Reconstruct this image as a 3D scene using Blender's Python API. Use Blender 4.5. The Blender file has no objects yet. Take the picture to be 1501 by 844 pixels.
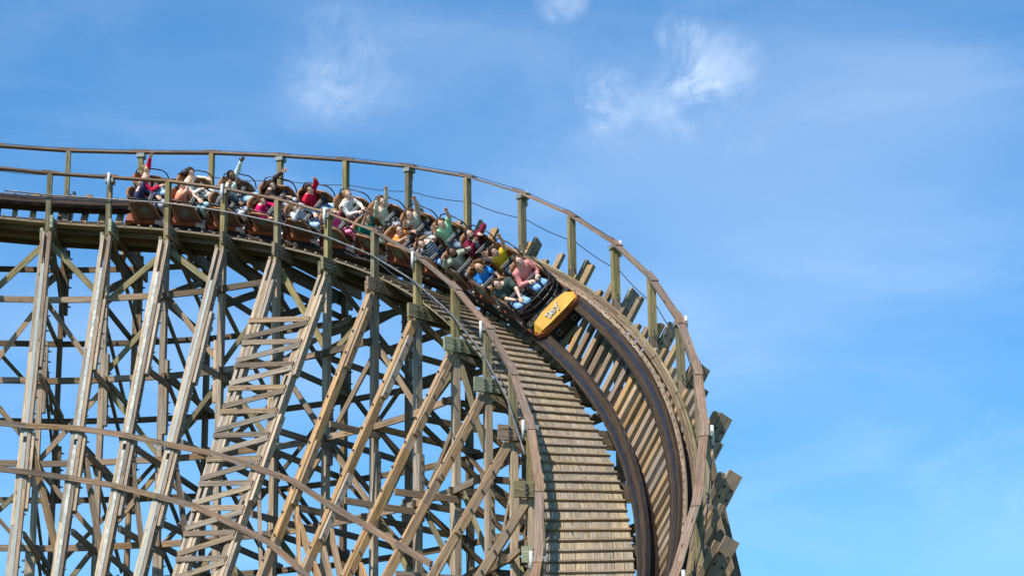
import bpy, math, random
import numpy as np
from mathutils import Vector, Matrix
random.seed(7); rng = np.random.default_rng(7)
R_ = math.radians
SC = bpy.context.scene
COL = SC.collection
CAMZ = 1.7

# ------------------------------------------------------------------ camera
PITCH, ROLL = R_(18.02), R_(0.818)
cam = bpy.data.objects.new('camera', bpy.data.cameras.new('camera')); COL.objects.link(cam)
cam.data.sensor_width = 36.0; cam.data.lens = 36.0 * 3600 / 1501
cam.data.clip_start = 0.5; cam.data.clip_end = 6000
_r = Vector((1, 0, 0)); _u = Vector((0, -math.sin(PITCH), math.cos(PITCH))); _v = Vector((0, math.cos(PITCH), math.sin(PITCH)))
_r2 = _r * math.cos(ROLL) - _u * math.sin(ROLL); _u2 = _r * math.sin(ROLL) + _u * math.cos(ROLL)
cam.matrix_world = Matrix(((_r2.x, _u2.x, -_v.x, 0), (_r2.y, _u2.y, -_v.y, 0), (_r2.z, _u2.z, -_v.z, CAMZ), (0, 0, 0, 1)))
SC.camera = cam

def px_dir(x, y):
    d = _v * 3600 + _r2 * (x - 750.5) + _u2 * (422 - y)
    return d.normalized()

# ------------------------------------------------------------------ light and exposure
SUN_EL, SUN_AZ = R_(51), R_(217)
SUNV = Vector((math.sin(SUN_AZ) * math.cos(SUN_EL), math.cos(SUN_AZ) * math.cos(SUN_EL), math.sin(SUN_EL)))
sl = bpy.data.lights.new('sun', 'SUN'); sl.energy = 5.0; sl.angle = R_(0.53); sl.color = (1, 0.93, 0.81)
so = bpy.data.objects.new('sun', sl); COL.objects.link(so); so.rotation_euler = SUNV.to_track_quat('Z', 'Y').to_euler()
so.location = (0, 0, 60)
SC.view_settings.view_transform = 'Standard'; SC.view_settings.look = 'None'
SC.view_settings.exposure = 0.27; SC.view_settings.gamma = 1.0; SC.view_settings.use_curve_mapping = False
SC.cycles.max_bounces = 5; SC.cycles.diffuse_bounces = 3; SC.cycles.transparent_max_bounces = 6

class NT:
    def __init__(s, nt): s.n = nt.nodes; s.l = nt.links
    def a(s, t, **kw):
        n = s.n.new(t)
        for k, v in kw.items():
            if k.startswith('i_'):
                n.inputs[k[2:].replace('_', ' ')].default_value = v
            elif k.startswith('n'): n.inputs[int(k[1:])].default_value = v
            else: setattr(n, k, v)
        return n
    def c(s, a, b): s.l.new(a, b)
    def math(s, op, a, b=None, clamp=False):
        n = s.n.new('ShaderNodeMath'); n.operation = op; n.use_clamp = clamp
        for i, v in enumerate((a, b)):
            if v is None: continue
            if isinstance(v, (int, float)): n.inputs[i].default_value = v
            else: s.l.new(v, n.inputs[i])
        return n.outputs[0]
    def mr(s, v, a, b, c=0., d=1., smooth=True):
        n = s.n.new('ShaderNodeMapRange'); n.interpolation_type = 'SMOOTHSTEP' if smooth else 'LINEAR'
        s.l.new(v, n.inputs[0]); n.inputs[1].default_value = a; n.inputs[2].default_value = b; n.inputs[3].default_value = c; n.inputs[4].default_value = d
        return n.outputs[0]
    def mix(s, f, a, b, mode='MIX'):
        n = s.n.new('ShaderNodeMix'); n.data_type = 'RGBA'; n.blend_type = mode
        for i, v in ((0, f), (6, a), (7, b)):
            if isinstance(v, (int, float)): n.inputs[i].default_value = v
            elif isinstance(v, (tuple, list)): n.inputs[i].default_value = (*v, 1) if len(v) == 3 else v
            else: s.l.new(v, n.inputs[i])
        return n.outputs[2]
    def noise(s, vec, scale, detail=4, rough=.55, dist=0.):
        n = s.n.new('ShaderNodeTexNoise'); n.inputs['Scale'].default_value = scale; n.inputs['Detail'].default_value = detail
        n.inputs['Roughness'].default_value = rough; n.inputs['Distortion'].default_value = dist
        if vec is not None: s.l.new(vec, n.inputs['Vector'])
        return n.outputs['Fac']
    def mapping(s, vec, scale=(1, 1, 1), loc=(0, 0, 0), rot=(0, 0, 0)):
        n = s.n.new('ShaderNodeMapping'); s.l.new(vec, n.inputs[0]); n.inputs['Scale'].default_value = scale
        n.inputs['Location'].default_value = loc; n.inputs['Rotation'].default_value = rot
        return n.outputs[0]

# ------------------------------------------------------------------ sky with thin clouds
W = bpy.data.worlds.new('World'); SC.world = W; W.use_nodes = True
W.node_tree.nodes.clear(); t = NT(W.node_tree)
sky = t.a('ShaderNodeTexSky', sky_type='NISHITA', sun_disc=False, sun_elevation=SUN_EL, sun_rotation=SUN_AZ, altitude=0, air_density=1.0, dust_density=0.15, ozone_density=3.2)
tc = t.a('ShaderNodeTexCoord').outputs['Generated']
SKY_TINT = (0.50, 0.955, 1.18)
skyc = t.mix(1.0, sky.outputs[0], SKY_TINT, 'MULTIPLY')
f1 = t.noise(tc, 34, 10, .66, .35); f2 = t.noise(t.mapping(tc, (9, 9, 26), rot=(0, .35, 0)), 1.0, 7, .6, .4)
f3 = t.noise(t.mapping(tc, (3, 3, 9), loc=(2, 1, 5)), 1.0, 3, .5)
total = None
def dot(v):
    n = t.a('ShaderNodeVectorMath', operation='DOT_PRODUCT'); t.c(tc, n.inputs[0]); n.inputs[1].default_value = v; return n.outputs['Value']
for (x, y, ang, lo, hi, amp) in ((1050, 105, 1.35, .38, .74, .26), (1005, 148, 1.3, .38, .74, .22), (490, 90, 1.6, .36, .88, .20), (535, 145, 1.5, .38, .88, .14), (450, 140, 1.2, .38, .88, .08), (885, 145, 1.0, .46, .76, .30), (823, -4, .8, .36, .80, .34), (997, 52, .7, .42, .7, .34), (1440, 690, 2.0, .46, .8, .08), (1075, 175, 1.2, .4, .8, .12)):
    v = px_dir(x, y)
    w = t.mr(dot(v), math.cos(R_(ang)), 1.0)
    c = t.math('MULTIPLY', t.math('MULTIPLY', t.mr(f1, lo - .06, hi), w), amp)
    total = c if total is None else t.math('ADD', total, c)
veil = t.math('MULTIPLY', t.mr(f2, .40, .90), .12)
veil2 = t.math('MULTIPLY', t.mr(f3, .42, .72), .13)
fac = t.math('ADD', t.math('ADD', total, veil), veil2, clamp=True)
col = t.mix(fac, skyc, (8.4, 9.1, 9.9))
bg = t.a('ShaderNodeBackground'); bg.inputs['Strength'].default_value = 0.135
t.c(col, bg.inputs['Color']); wo = t.a('ShaderNodeOutputWorld'); t.c(bg.outputs[0], wo.inputs[0])

# ------------------------------------------------------------------ materials
def new_mat(name):
    m = bpy.data.materials.new(name); m.use_nodes = True; m.node_tree.nodes.clear(); t = NT(m.node_tree)
    b = t.a('ShaderNodeBsdfPrincipled'); o = t.a('ShaderNodeOutputMaterial'); t.c(b.outputs[0], o.inputs[0])
    return m, t, b
def wood(name, dark, mid, light, moss=0.0, grey=0.0, rough=.85, bump=.6, spec=.25, mosscol=(.085, .088, .032), var=.46):
    m, t, b = new_mat(name)
    uv = t.a('ShaderNodeUVMap').outputs[0]
    tone = t.a('ShaderNodeAttribute', attribute_name='tone').outputs['Fac']
    oi = t.a('ShaderNodeObjectInfo').outputs['Random']
    g1 = t.noise(t.mapping(uv, (1.1, 34, 1)), 1.0, 6, .62, .7)
    g2 = t.noise(t.mapping(uv, (4.5, 120, 1), loc=(7, 3, 0)), 1.0, 3, .6)
    blot = t.noise(t.mapping(uv, (1.0, 4.0, 1), loc=(11, 5, 0)), 1.3, 5, .6)
    g = t.math('ADD', t.math('MULTIPLY', g1, .62), t.math('MULTIPLY', g2, .38))
    cr = t.a('ShaderNodeValToRGB'); t.c(g, cr.inputs[0]); e = cr.color_ramp.elements
    e[0].position = .37; e[0].color = (*dark, 1); e[1].position = .66; e[1].color = (*light, 1); k = e.new(.5); k.color = (*mid, 1)
    c = cr.outputs[0]
    gr = tuple(.30 * dark[i] + .70 * (sum(mid) / 3) * (1.0, .98, .93)[i] for i in range(3))
    c = t.mix(t.math('MULTIPLY', t.mr(blot, .40, .66), .22 + grey * .7), c, gr)
    st = t.noise(t.mapping(uv, (.5, 9, 1), loc=(5, 2, 0)), 1.0, 5, .65)
    c = t.mix(t.math('MULTIPLY', t.mr(st, .52, .74), .55), c, tuple(x * .55 for x in dark))
    # knots
    vo = t.a('ShaderNodeTexVoronoi', feature='F1'); t.c(t.mapping(uv, (1.6, 6.5, 1)), vo.inputs['Vector']); vo.inputs['Scale'].default_value = 1.0
    kn = t.math('MULTIPLY', t.mr(vo.outputs['Distance'], .16, .06), .75)
    c = t.mix(kn, c, tuple(x * .30 for x in dark))
    # dark checks along the grain
    ck = t.noise(t.mapping(uv, (.9, 60, 1), loc=(3, 9, 0)), 1.0, 2, .5)
    c = t.mix(t.math('MULTIPLY', t.mr(ck, .64, .74), .7), c, tuple(x * .28 for x in dark))
    if moss > 0:
        mo = t.noise(t.mapping(uv, (1.4, 5.0, 1), loc=(1, 17, 0)), 1.5, 6, .68)
        c = t.mix(t.math('MULTIPLY', t.mr(mo, .60 - .28 * moss, .80 - .2 * moss), min(1, .35 + .6 * moss)), c, mosscol)
    v = t.math('ADD', t.math('MULTIPLY', t.math('ADD', tone, t.math('MULTIPLY', oi, 1.0)), var), 1 - var)
    hs = t.a('ShaderNodeHueSaturation'); t.c(c, hs.inputs['Color']); t.c(v, hs.inputs['Value'])
    t.c(t.math('ADD', t.math('MULTIPLY', tone, .4), .86), hs.inputs['Saturation'])
    t.c(hs.outputs[0], b.inputs['Base Color'])
    b.inputs['Roughness'].default_value = rough; b.inputs['Specular IOR Level'].default_value = spec
    bp = t.a('ShaderNodeBump'); bp.inputs['Strength'].default_value = bump; bp.inputs['Distance'].default_value = .012
    t.c(t.math('ADD', g, t.math('MULTIPLY', ck, -.6)), bp.inputs['Height']); t.c(bp.outputs[0], b.inputs['Normal'])
    return m
M = {}
M['weathered'] = wood('weathered_timber', (.12, .080, .052), (.30, .212, .145), (.49, .37, .265), moss=.10, grey=.25)
M['pale'] = wood('pale_timber', (.16, .116, .082), (.39, .305, .225), (.62, .51, .395), grey=.15)
M['new'] = wood('new_timber', (.17, .10, .052), (.39, .255, .15), (.57, .41, .265), grey=.0, var=.3)
M['mossy'] = wood('mossy_timber', (.085, .07, .032), (.25, .205, .11), (.42, .36, .215), moss=.34, var=.3)
M['green'] = wood('green_timber', (.13, .14, .085), (.33, .335, .225), (.52, .51, .37), moss=.35, mosscol=(.10, .17, .07), var=.3)
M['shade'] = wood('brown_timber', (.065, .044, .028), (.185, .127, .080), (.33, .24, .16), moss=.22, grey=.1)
M['deck'] = wood('deck_timber', (.12, .088, .058), (.30, .235, .16), (.45, .365, .26), moss=.12, var=.3)
M['cleat'] = wood('cleat_timber', (.11, .074, .045), (.25, .18, .12), (.42, .32, .23), moss=.12, var=.3)
M['rail'] = wood('rail_timber', (.017, .011, .007), (.044, .029, .019), (.092, .063, .043), rough=.8, grey=.0, spec=.15)
M['redwood'] = wood('handrail_timber', (.10, .060, .040), (.235, .155, .11), (.37, .265, .195), grey=.35, var=.3)
M['tie'] = wood('tie_timber', (.12, .07, .035), (.31, .20, .11), (.47, .33, .20), moss=.12, grey=.15)

def plain(name, col, rough=.5, metal=0., spec=.5, noise=.0, nscale=20., bump=0., coat=0.):
    m, t, b = new_mat(name)
    tc = t.a('ShaderNodeTexCoord').outputs['Object']
    if noise > 0:
        n = t.noise(tc, nscale, 5, .6)
        c = t.mix(t.mr(n, .3, .7), tuple(x * (1 - noise) for x in col), tuple(min(1, x * (1 + noise * .6)) for x in col)); t.c(c, b.inputs['Base Color'])
        t.c(t.mr(n, .3, .7, rough * .8, min(1, rough * 1.25)), b.inputs['Roughness'])
        if bump:
            bp = t.a('ShaderNodeBump'); bp.inputs['Strength'].default_value = bump; bp.inputs['Distance'].default_value = .01; t.c(n, bp.inputs['Height']); t.c(bp.outputs[0], b.inputs['Normal'])
    else:
        b.inputs['Base Color'].default_value = (*col, 1); b.inputs['Roughness'].default_value = rough
    b.inputs['Metallic'].default_value = metal; b.inputs['Specular IOR Level'].default_value = spec; b.inputs['Coat Weight'].default_value = coat
    return m
M['steel'] = plain('galvanised_steel', (.17, .175, .18), .5, .5, noise=.25, nscale=9)
M['galv'] = plain('galvanised_plate', (.25, .27, .255), .6, .2, noise=.22, nscale=7)
M['bolt'] = plain('dark_bolt', (.15, .145, .14), .5, .6)
M['track_steel'] = plain('running_steel', (.060, .062, .075), .30, .7, noise=.15, nscale=4)
M['black'] = plain('black_steel', (.012, .013, .016), .35, .2, noise=.2, nscale=30)
M['chassis'] = plain('greasy_black', (.018, .017, .016), .6, .3, noise=.5, nscale=14, bump=.3)
M['white'] = plain('white_tube', (.62, .62, .60), .4)
M['cable'] = plain('dark_cable', (.03, .035, .045), .5)
M['tan'] = plain('tan_leather', (.28, .13, .052), .45, spec=.5, noise=.2, nscale=8, bump=.15)
M['panel'] = plain('varnished_brown_panel', (.062, .020, .012), .35, spec=.5, noise=.5, nscale=11, coat=.3)
M['orange'] = plain('varnished_orange_wood', (.27, .068, .018), .35, noise=.4, nscale=9, coat=.3)
M['tread'] = plain('tread_plate', (.55, .56, .60), .5, .3, noise=.12, nscale=80)
M['yellow'] = plain('yellow_paint', (.80, .42, .05), .38, noise=.10, nscale=6, coat=.25)
M['emblem'] = plain('green_emblem', (.075, .12, .085), .6, noise=.5, nscale=22)
M['letter_white'] = plain('letter_white', (.80, .76, .68), .5)
M['letter_black'] = plain('letter_black', (.015, .015, .015), .5)
M['pad'] = plain('grey_pad', (.022, .024, .028), .55)
M['eye'] = plain('eye_dark', (.02, .015, .012), .3)
M['mouth'] = plain('mouth', (.32, .06, .05), .5)
M['teeth'] = plain('teeth', (.75, .72, .66), .4)
def grass():
    m, t, b = new_mat('grass'); tc = t.a('ShaderNodeTexCoord').outputs['Object']
    n = t.noise(tc, .35, 6, .6); n2 = t.noise(tc, 9, 4, .6)
    t.c(t.mix(n2, t.mix(n, (.045, .075, .02), (.09, .11, .04)), (.06, .08, .025)), b.inputs['Base Color']); b.inputs['Roughness'].default_value = .9; return m
M['grass'] = grass()
_skin = {}
def skin(c):
    if c not in _skin:
        m = plain('skin', tuple(x * 1.12 for x in c), .5, spec=.35, noise=.08, nscale=12); b = [n for n in m.node_tree.nodes if n.type == 'BSDF_PRINCIPLED'][0]
        b.inputs['Subsurface Weight'].default_value = .0; _skin[c] = m
    return _skin[c]
_cl = {}
def cloth(c, kind='plain', c2=(.8, .8, .8)):
    c = tuple(min(.85, x * 1.3) for x in c); key = (c, kind)
    if key in _cl: return _cl[key]
    m, t, b = new_mat('cloth'); tc = t.a('ShaderNodeTexCoord').outputs['Object']
    n = t.noise(tc, 16, 4, .6); fold = t.noise(t.mapping(tc, (1, 1, .45)), 13, 3, .5, 1.2)
    base = t.mix(t.mr(n, .3, .7), tuple(x * .8 for x in c), tuple(min(1, x * 1.12) for x in c))
    if kind == 'stripe':
        sp = t.a('ShaderNodeSeparateXYZ'); t.c(tc, sp.inputs[0]); s_ = t.math('SINE', t.math('MULTIPLY', sp.outputs[2], 92.0))
        base = t.mix(t.mr(s_, -.1, .15), base, c2)
    if kind == 'knit':
        sp = t.a('ShaderNodeSeparateXYZ'); t.c(tc, sp.inputs[0]); s_ = t.math('SINE', t.math('MULTIPLY', sp.outputs[0], 150.0))
        base = t.mix(t.mr(s_, -.2, .6, 0, .35), base, tuple(x * .6 for x in c))
    if kind == 'denim':
        base = t.mix(t.mr(t.noise(tc, 5, 3), .4, .62), base, tuple(min(1, x * 1.9) for x in c))
    if kind == 'print':
        base = t.mix(t.mr(t.noise(tc, 30, 3), .52, .6), base, c2)
    t.c(base, b.inputs['Base Color']); b.inputs['Roughness'].default_value = .9; b.inputs['Specular IOR Level'].default_value = .15
    bp = t.a('ShaderNodeBump'); bp.inputs['Strength'].default_value = .9; bp.inputs['Distance'].default_value = .02; t.c(fold, bp.inputs['Height']); t.c(bp.outputs[0], b.inputs['Normal'])
    _cl[key] = m; return m
_ha = {}
def hairmat(c):
    if c in _ha: return _ha[c]
    m, t, b = new_mat('hair'); tc = t.a('ShaderNodeTexCoord').outputs['Object']
    n = t.noise(t.mapping(tc, (1, 1, .25)), 90, 3, .6)
    t.c(t.mix(t.mr(n, .35, .65), tuple(x * .55 for x in c), tuple(min(1, x * 1.4) for x in c)), b.inputs['Base Color']); b.inputs['Roughness'].default_value = .75; b.inputs['Specular IOR Level'].default_value = .2
    bp = t.a('ShaderNodeBump'); bp.inputs['Strength'].default_value = .8; bp.inputs['Distance'].default_value = .01; t.c(n, bp.inputs['Height']); t.c(bp.outputs[0], b.inputs['Normal'])
    _ha[c] = m; return m

# ------------------------------------------------------------------ mesh helpers
class MB:
    def __init__(s): s.v = []; s.f = []; s.uv = []; s.tone = []
    def quad(s, pts, uvs, tone):
        b = len(s.v); s.v += [tuple(p) for p in pts]; s.f.append(tuple(range(b, b + len(pts)))); s.uv += uvs; s.tone.append(tone)
    def box(s, p0, p1, w, h, up=(0, 0, 1), tone=None, ext=0.0):
        """a board from p0 to p1: h along up, w across"""
        p0 = Vector(p0); p1 = Vector(p1); d = p1 - p0; L = d.length; d = d / L; up = Vector(up)
        if ext: p0 = p0 - d * ext; p1 = p1 + d * ext; L += 2 * ext
        sd = d.cross(up)
        if sd.length < 1e-4: sd = d.cross(Vector((1, 0, 0)))
        sd.normalize(); up = sd.cross(d).normalized()
        tone = random.random() if tone is None else tone
        c = [(-w / 2, -h / 2), (w / 2, -h / 2), (w / 2, h / 2), (-w / 2, h / 2)]
        A = [p0 + sd * x + up * y for x, y in c]; B = [p1 + sd * x + up * y for x, y in c]
        b = len(s.v); s.v += [tuple(p) for p in A + B]
        ou, ov = random.random() * 90, random.random() * 90
        acc = 0
        for i in range(4):
            j = (i + 1) % 4; ww = w if i % 2 == 0 else h
            s.f.append((b + i, b + j, b + 4 + j, b + 4 + i)); s.uv += [(ou, ov + acc), (ou, ov + acc + ww), (ou + L, ov + acc + ww), (ou + L, ov + acc)]; s.tone.append(tone)
            acc += ww + .37
        for idx in ((3, 2, 1, 0), (4, 5, 6, 7)):
            s.f.append(tuple(b + q for q in idx)); s.uv += [(ou + .1, ov), (ou + .1 + w * .3, ov), (ou + .1 + w * .3, ov + h), (ou + .1, ov + h)]; s.tone.append(tone * .8)
        return s
    def tube(s, pts, r, n=8, tone=.5, closed=False):
        pts = [Vector(p) for p in pts]; m = len(pts); b = len(s.v); rr = r if isinstance(r, (list, tuple)) else [r] * m
        prev = None
        for i, p in enumerate(pts):
            d = (pts[min(i + 1, m - 1)] - pts[max(i - 1, 0)]).normalized()
            if prev is None: a = d.orthogonal().normalized()
            else: a = (prev - d * prev.dot(d)); a = a.normalized() if a.length > 1e-5 else d.orthogonal().normalized()
            prev = a; c = d.cross(a)
            for j in range(n):
                q = 2 * math.pi * j / n; s.v.append(tuple(p + (a * math.cos(q) + c * math.sin(q)) * rr[i]))
        for i in range(m - 1):
            for j in range(n):
                k = (j + 1) % n; s.f.append((b + i * n + j, b + i * n + k, b + (i + 1) * n + k, b + (i + 1) * n + j))
                s.uv += [(i, j / n), (i, (j + 1) / n), (i + 1, (j + 1) / n), (i + 1, j / n)]; s.tone.append(tone)
        for idx in (tuple(b + j for j in range(n))[::-1], tuple(b + (m - 1) * n + j for j in range(n))):
            s.f.append(idx); s.uv += [(0, 0)] * n; s.tone.append(tone)
        return s
    def prism(s, poly, axis_pts, tone=.5):
        """extrude closed polygon of 3D points by vector"""
        v = Vector(axis_pts); n = len(poly); b = len(s.v)
        A = [Vector(p) for p in poly]; s.v += [tuple(p) for p in A] + [tuple(p + v) for p in A]
        for i in range(n):
            j = (i + 1) % n; s.f.append((b + i, b + j, b + n + j, b + n + i)); L = (A[i] - A[j]).length
            s.uv += [(0, 0), (L, 0), (L, v.length), (0, v.length)]; s.tone.append(tone)
        s.f.append(tuple(b + i for i in range(n))[::-1]); s.uv += [(A[i].y, A[i].z) for i in range(n)]; s.tone.append(tone)
        s.f.append(tuple(b + n + i for i in range(n))); s.uv += [(A[i].y, A[i].z) for i in range(n)]; s.tone.append(tone)
        return s
    def ball(s, c, r, sc=(1, 1, 1), n=8, tone=.5):
        b = len(s.v); c = Vector(c); m = n // 2
        for i in range(m + 1):
            th = math.pi * i / m
            for j in range(n):
                ph = 2 * math.pi * j / n; s.v.append((c.x + r * sc[0] * math.sin(th) * math.cos(ph), c.y + r * sc[1] * math.sin(th) * math.sin(ph), c.z + r * sc[2] * math.cos(th)))
        for i in range(m):
            for j in range(n):
                k = (j + 1) % n; s.f.append((b + i * n + j, b + (i + 1) * n + j, b + (i + 1) * n + k, b + i * n + k)); s.uv += [(0, 0)] * 4; s.tone.append(tone)
        return s
    def mesh(s, name, mat, smooth=False):
        me = bpy.data.meshes.new(name); me.from_pydata(s.v, [], s.f)
        uvl = me.uv_layers.new(name='UVMap'); uvl.data.foreach_set('uv', np.array(s.uv, dtype=np.float32).ravel())
        at = me.attributes.new('tone', 'FLOAT', 'FACE'); at.data.foreach_set('value', np.array(s.tone, dtype=np.float32))
        if mat is not None: me.materials.append(mat)
        if smooth: me.polygons.foreach_set('use_smooth', [True] * len(me.polygons))
        me.update(); return me
    def obj(s, name, mat, parent=None, smooth=False, kind=None, label=None):
        o = bpy.data.objects.new(name, s.mesh(name, mat, smooth)); COL.objects.link(o)
        if parent is not None: o.parent = parent
        if kind: o['kind'] = kind
        if label: o['label'] = label
        return o
def thing(name, label, cat, group=None, mat=None):
    o = bpy.data.objects.new(name, None); COL.objects.link(o); o.empty_display_size = .3
    if mat is not None: o.matrix_world = mat
    o['label'] = label; o['category'] = cat
    if group: o['group'] = group
    return o
def board(name, p0, p1, w, h, mat, parent, up=(0, 0, 1), ext=0., **kw):
    return MB().box(p0, p1, w, h, up, ext=ext).obj(name, M[mat], parent, **kw)

# ------------------------------------------------------------------ the curve of the track
OX, OY, RI, WID = -10.5622, 44.7153, 11.0299, 3.0672
A0, DA = R_(-3.096), R_(7.6034)
ZK = [21.2144, 20.8821, 20.0155, 18.6025, 16.5003, 13.8454, 10.765, 7.4866, 4.3229]
HK = [1.7749, 1.8771, 2.0092, 2.1369, 2.2031, 2.2342, 2.2434, 2.1336, 1.9297]
BK = [52.37, 54.89, 56.48, 57.19, 56.86, 55.41, 53.5, 52.05, 50.88]
RK = [-.2053, -.1399, -.1184, -.1057, -.0644, .0254, .1406, .2331, .2664]
RO = RI + WID; RC = RI + 2.1526; G = 1.15
def spl(y, k):
    i = min(max(int(math.floor(k / 2)), 0), len(y) - 2); u = k / 2 - i
    if u < 0: return y[0] + (y[1] - y[0]) * u * .7
    if u > 1: return y[-1] + (y[-1] - y[-2]) * (u - 1)
    a = 2 * y[0] - y[1] if i == 0 else y[i - 1]; e = 2 * y[-1] - y[-2] if i + 2 >= len(y) else y[i + 2]; b, c = y[i], y[i + 1]
    return .5 * ((2 * b) + (-a + c) * u + (2 * a - 5 * b + 4 * c - e) * u * u + (-a + 3 * b - 3 * c + e) * u ** 3)
def al(k): return A0 + DA * k
def er(k): a = al(k); return Vector((math.sin(a), math.cos(a), 0))
def et(k): a = al(k); return Vector((math.cos(a), -math.sin(a), 0))
def zin(k): return spl(ZK, k) + CAMZ
def zout(k): return zin(k) + spl(HK, k)
def P(k, r, z): a = al(k); return Vector((OX + r * math.sin(a), OY + r * math.cos(a), z))
def cen(k): return P(k, RC, zin(k) + spl(RK, k))
def frame(k):
    T = (cen(k + .01) - cen(k - .01)).normalized(); r = er(k)
    n = r.cross(T); n = n if n.z > 0 else -n
    n.normalize(); b = R_(spl(BK, k)); c = (r * math.cos(b) + n * math.sin(b)); c = (c - T * c.dot(T)).normalized()
    u = T.cross(c); return cen(k), T, c, u
def TP(k, c_, u_):
    C, T, c, u = frame(k); return C + c * c_ + u * u_
KS = np.linspace(-5, 18, 1151); _pts = [cen(k) for k in KS]
SS = np.concatenate([[0], np.cumsum([(_pts[i + 1] - _pts[i]).length for i in range(len(_pts) - 1)])])
def k_of(s): return float(np.interp(s, SS, KS))
def s_of(k): return float(np.interp(k, KS, SS))
K0, K1 = -3.0, 16.4
_fc = {}
def sweep(name, prof, k0, k1, mat, parent, step=.2, smooth=False, fn=None, kind=None):
    """closed profile [(c,u)] swept along the track"""
    mb = MB(); n = len(prof); m = int(round((k1 - k0) / step)); ou = random.random() * 50
    cum = [0]
    for i in range(n): cum.append(cum[-1] + math.dist(prof[i], prof[(i + 1) % n]))
    for i in range(m + 1):
        k = k0 + (k1 - k0) * i / m
        if fn: mb.v += [tuple(fn(k, *q)) for q in prof]
        else:
            C, T, c, u = frame(k); mb.v += [tuple(C + c * q[0] + u * q[1]) for q in prof]
    for i in range(m):
        L0 = s_of(k0 + (k1 - k0) * i / m) + ou; L1 = s_of(k0 + (k1 - k0) * (i + 1) / m) + ou
        for j in range(n):
            q = (j + 1) % n; mb.f.append((i * n + j, i * n + q, (i + 1) * n + q, (i + 1) * n + j))
            mb.uv += [(L0, cum[j]), (L0, cum[j + 1]), (L1, cum[j + 1]), (L1, cum[j])]; mb.tone.append(.5)
    mb.f.append(tuple(range(n))[::-1]); mb.uv += [(0, 0)] * n; mb.tone.append(.5)
    mb.f.append(tuple(m * n + j for j in range(n))); mb.uv += [(0, 0)] * n; mb.tone.append(.5)
    return mb.obj(name, mat, parent, smooth, kind=kind)

# ------------------------------------------------------------------ ground
gmb = MB(); NG = 64
gmb.v = [(0, 0, 0)] + [(5000 * math.cos(2 * math.pi * i / NG), 5000 * math.sin(2 * math.pi * i / NG), 0) for i in range(NG)]
for i in range(NG): gmb.f.append((0, 1 + i, 1 + (i + 1) % NG)); gmb.uv += [(0, 0)] * 3; gmb.tone.append(.5)
g = gmb.obj('ground', M['grass']); g['kind'] = 'structure'
# ------------------------------------------------------------------ running track
track = thing('coaster_track', 'banked curving track of dark laminated wooden rails on cross ties', 'coaster track')
def rail_stack(side):
    s = side  # -1 inner, +1 outer
    c0 = s * G / 2
    lay = []
    for i in range(5):
        y0 = -.36 + i * .052
        wj = .075 + (.006 if i % 2 else 0)
        lay.append((y0 + .002, y0 + .052, wj))
    rl = None
    prof = []
    for (a, b, w) in lay: prof += [(c0 + w, a), (c0 + w, b)]
    left = []
    for (a, b, w) in lay: left += [(c0 - w, a), (c0 - w, b)]
    rl = sweep('rail', prof + left[::-1], K0, K1, M['rail'], track)
    # two wider top layers overhang towards the middle of the track
    i0, i1 = (c0 - .12, c0 + .19) if s < 0 else (c0 - .19, c0 + .12)
    sweep('top_plank', [(i1, -.094), (i1, -.052), (i0, -.052), (i0, -.094)], K0, K1, M['rail'], rl)
    sweep('top_plank', [(i1 - .01, -.05), (i1 - .01, -.006), (i0 + .008, -.006), (i0 + .008, -.05)], K0, K1, M['rail'], rl)
    sweep('running_strip', [(c0 + .042, -.004), (c0 + .042, .008), (c0 - .042, .008), (c0 - .042, -.004)], K0, K1, M['track_steel'], rl)
    si = i0 - .006 if s > 0 else i1 + .006
    sweep('side_strip', [(si + .004, -.10), (si + .004, -.006), (si - .004, -.006), (si - .004, -.10)], K0, K1, M['track_steel'], rl)
    mb = MB(); sc = s_of(K0)
    while sc < s_of(K1):
        k = k_of(sc); C, T, c, u = frame(k)
        for off in (-.045,):
            p = C + c * (c0 + off) + u * .008; mb.box(p, p + u * .004, .014, .014, T)
        sc += .52
    mb.obj('screw', M['bolt'], rl, kind='stuff')
    return rl
rail_stack(-1); rail_stack(1)
def slant(k):
    # cross direction inside the upright radial plane of the bents
    C, T, c, u = frame(k); r = er(k); be = R_(spl(BK, k)); cg = math.hypot(T.x, T.y)
    e = r * math.cos(be) + Vector((0, 0, 1)) * (math.sin(be) / cg); e.normalize(); return C, T, e, u, 1.0 / max(.3, c.dot(e))
sc = s_of(K0); i = 0
while sc < s_of(K1):
    k = k_of(sc); C, T, c, u, q_ = slant(k)
    end = (1.0, 1.12, 1.42)[i % 3] * q_ 
    st = -.78 * q_ + random.uniform(-.04, .04)
    a = C + c * st - u * .44; b = C + c * (end + random.uniform(-.05, .12)) - u * .44
    board('tie', a, b, random.uniform(.125, .175), .10, 'tie' if random.random() < .6 else 'weathered', track, up=u)
    sc += random.uniform(.36, .46); i += 1

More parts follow.
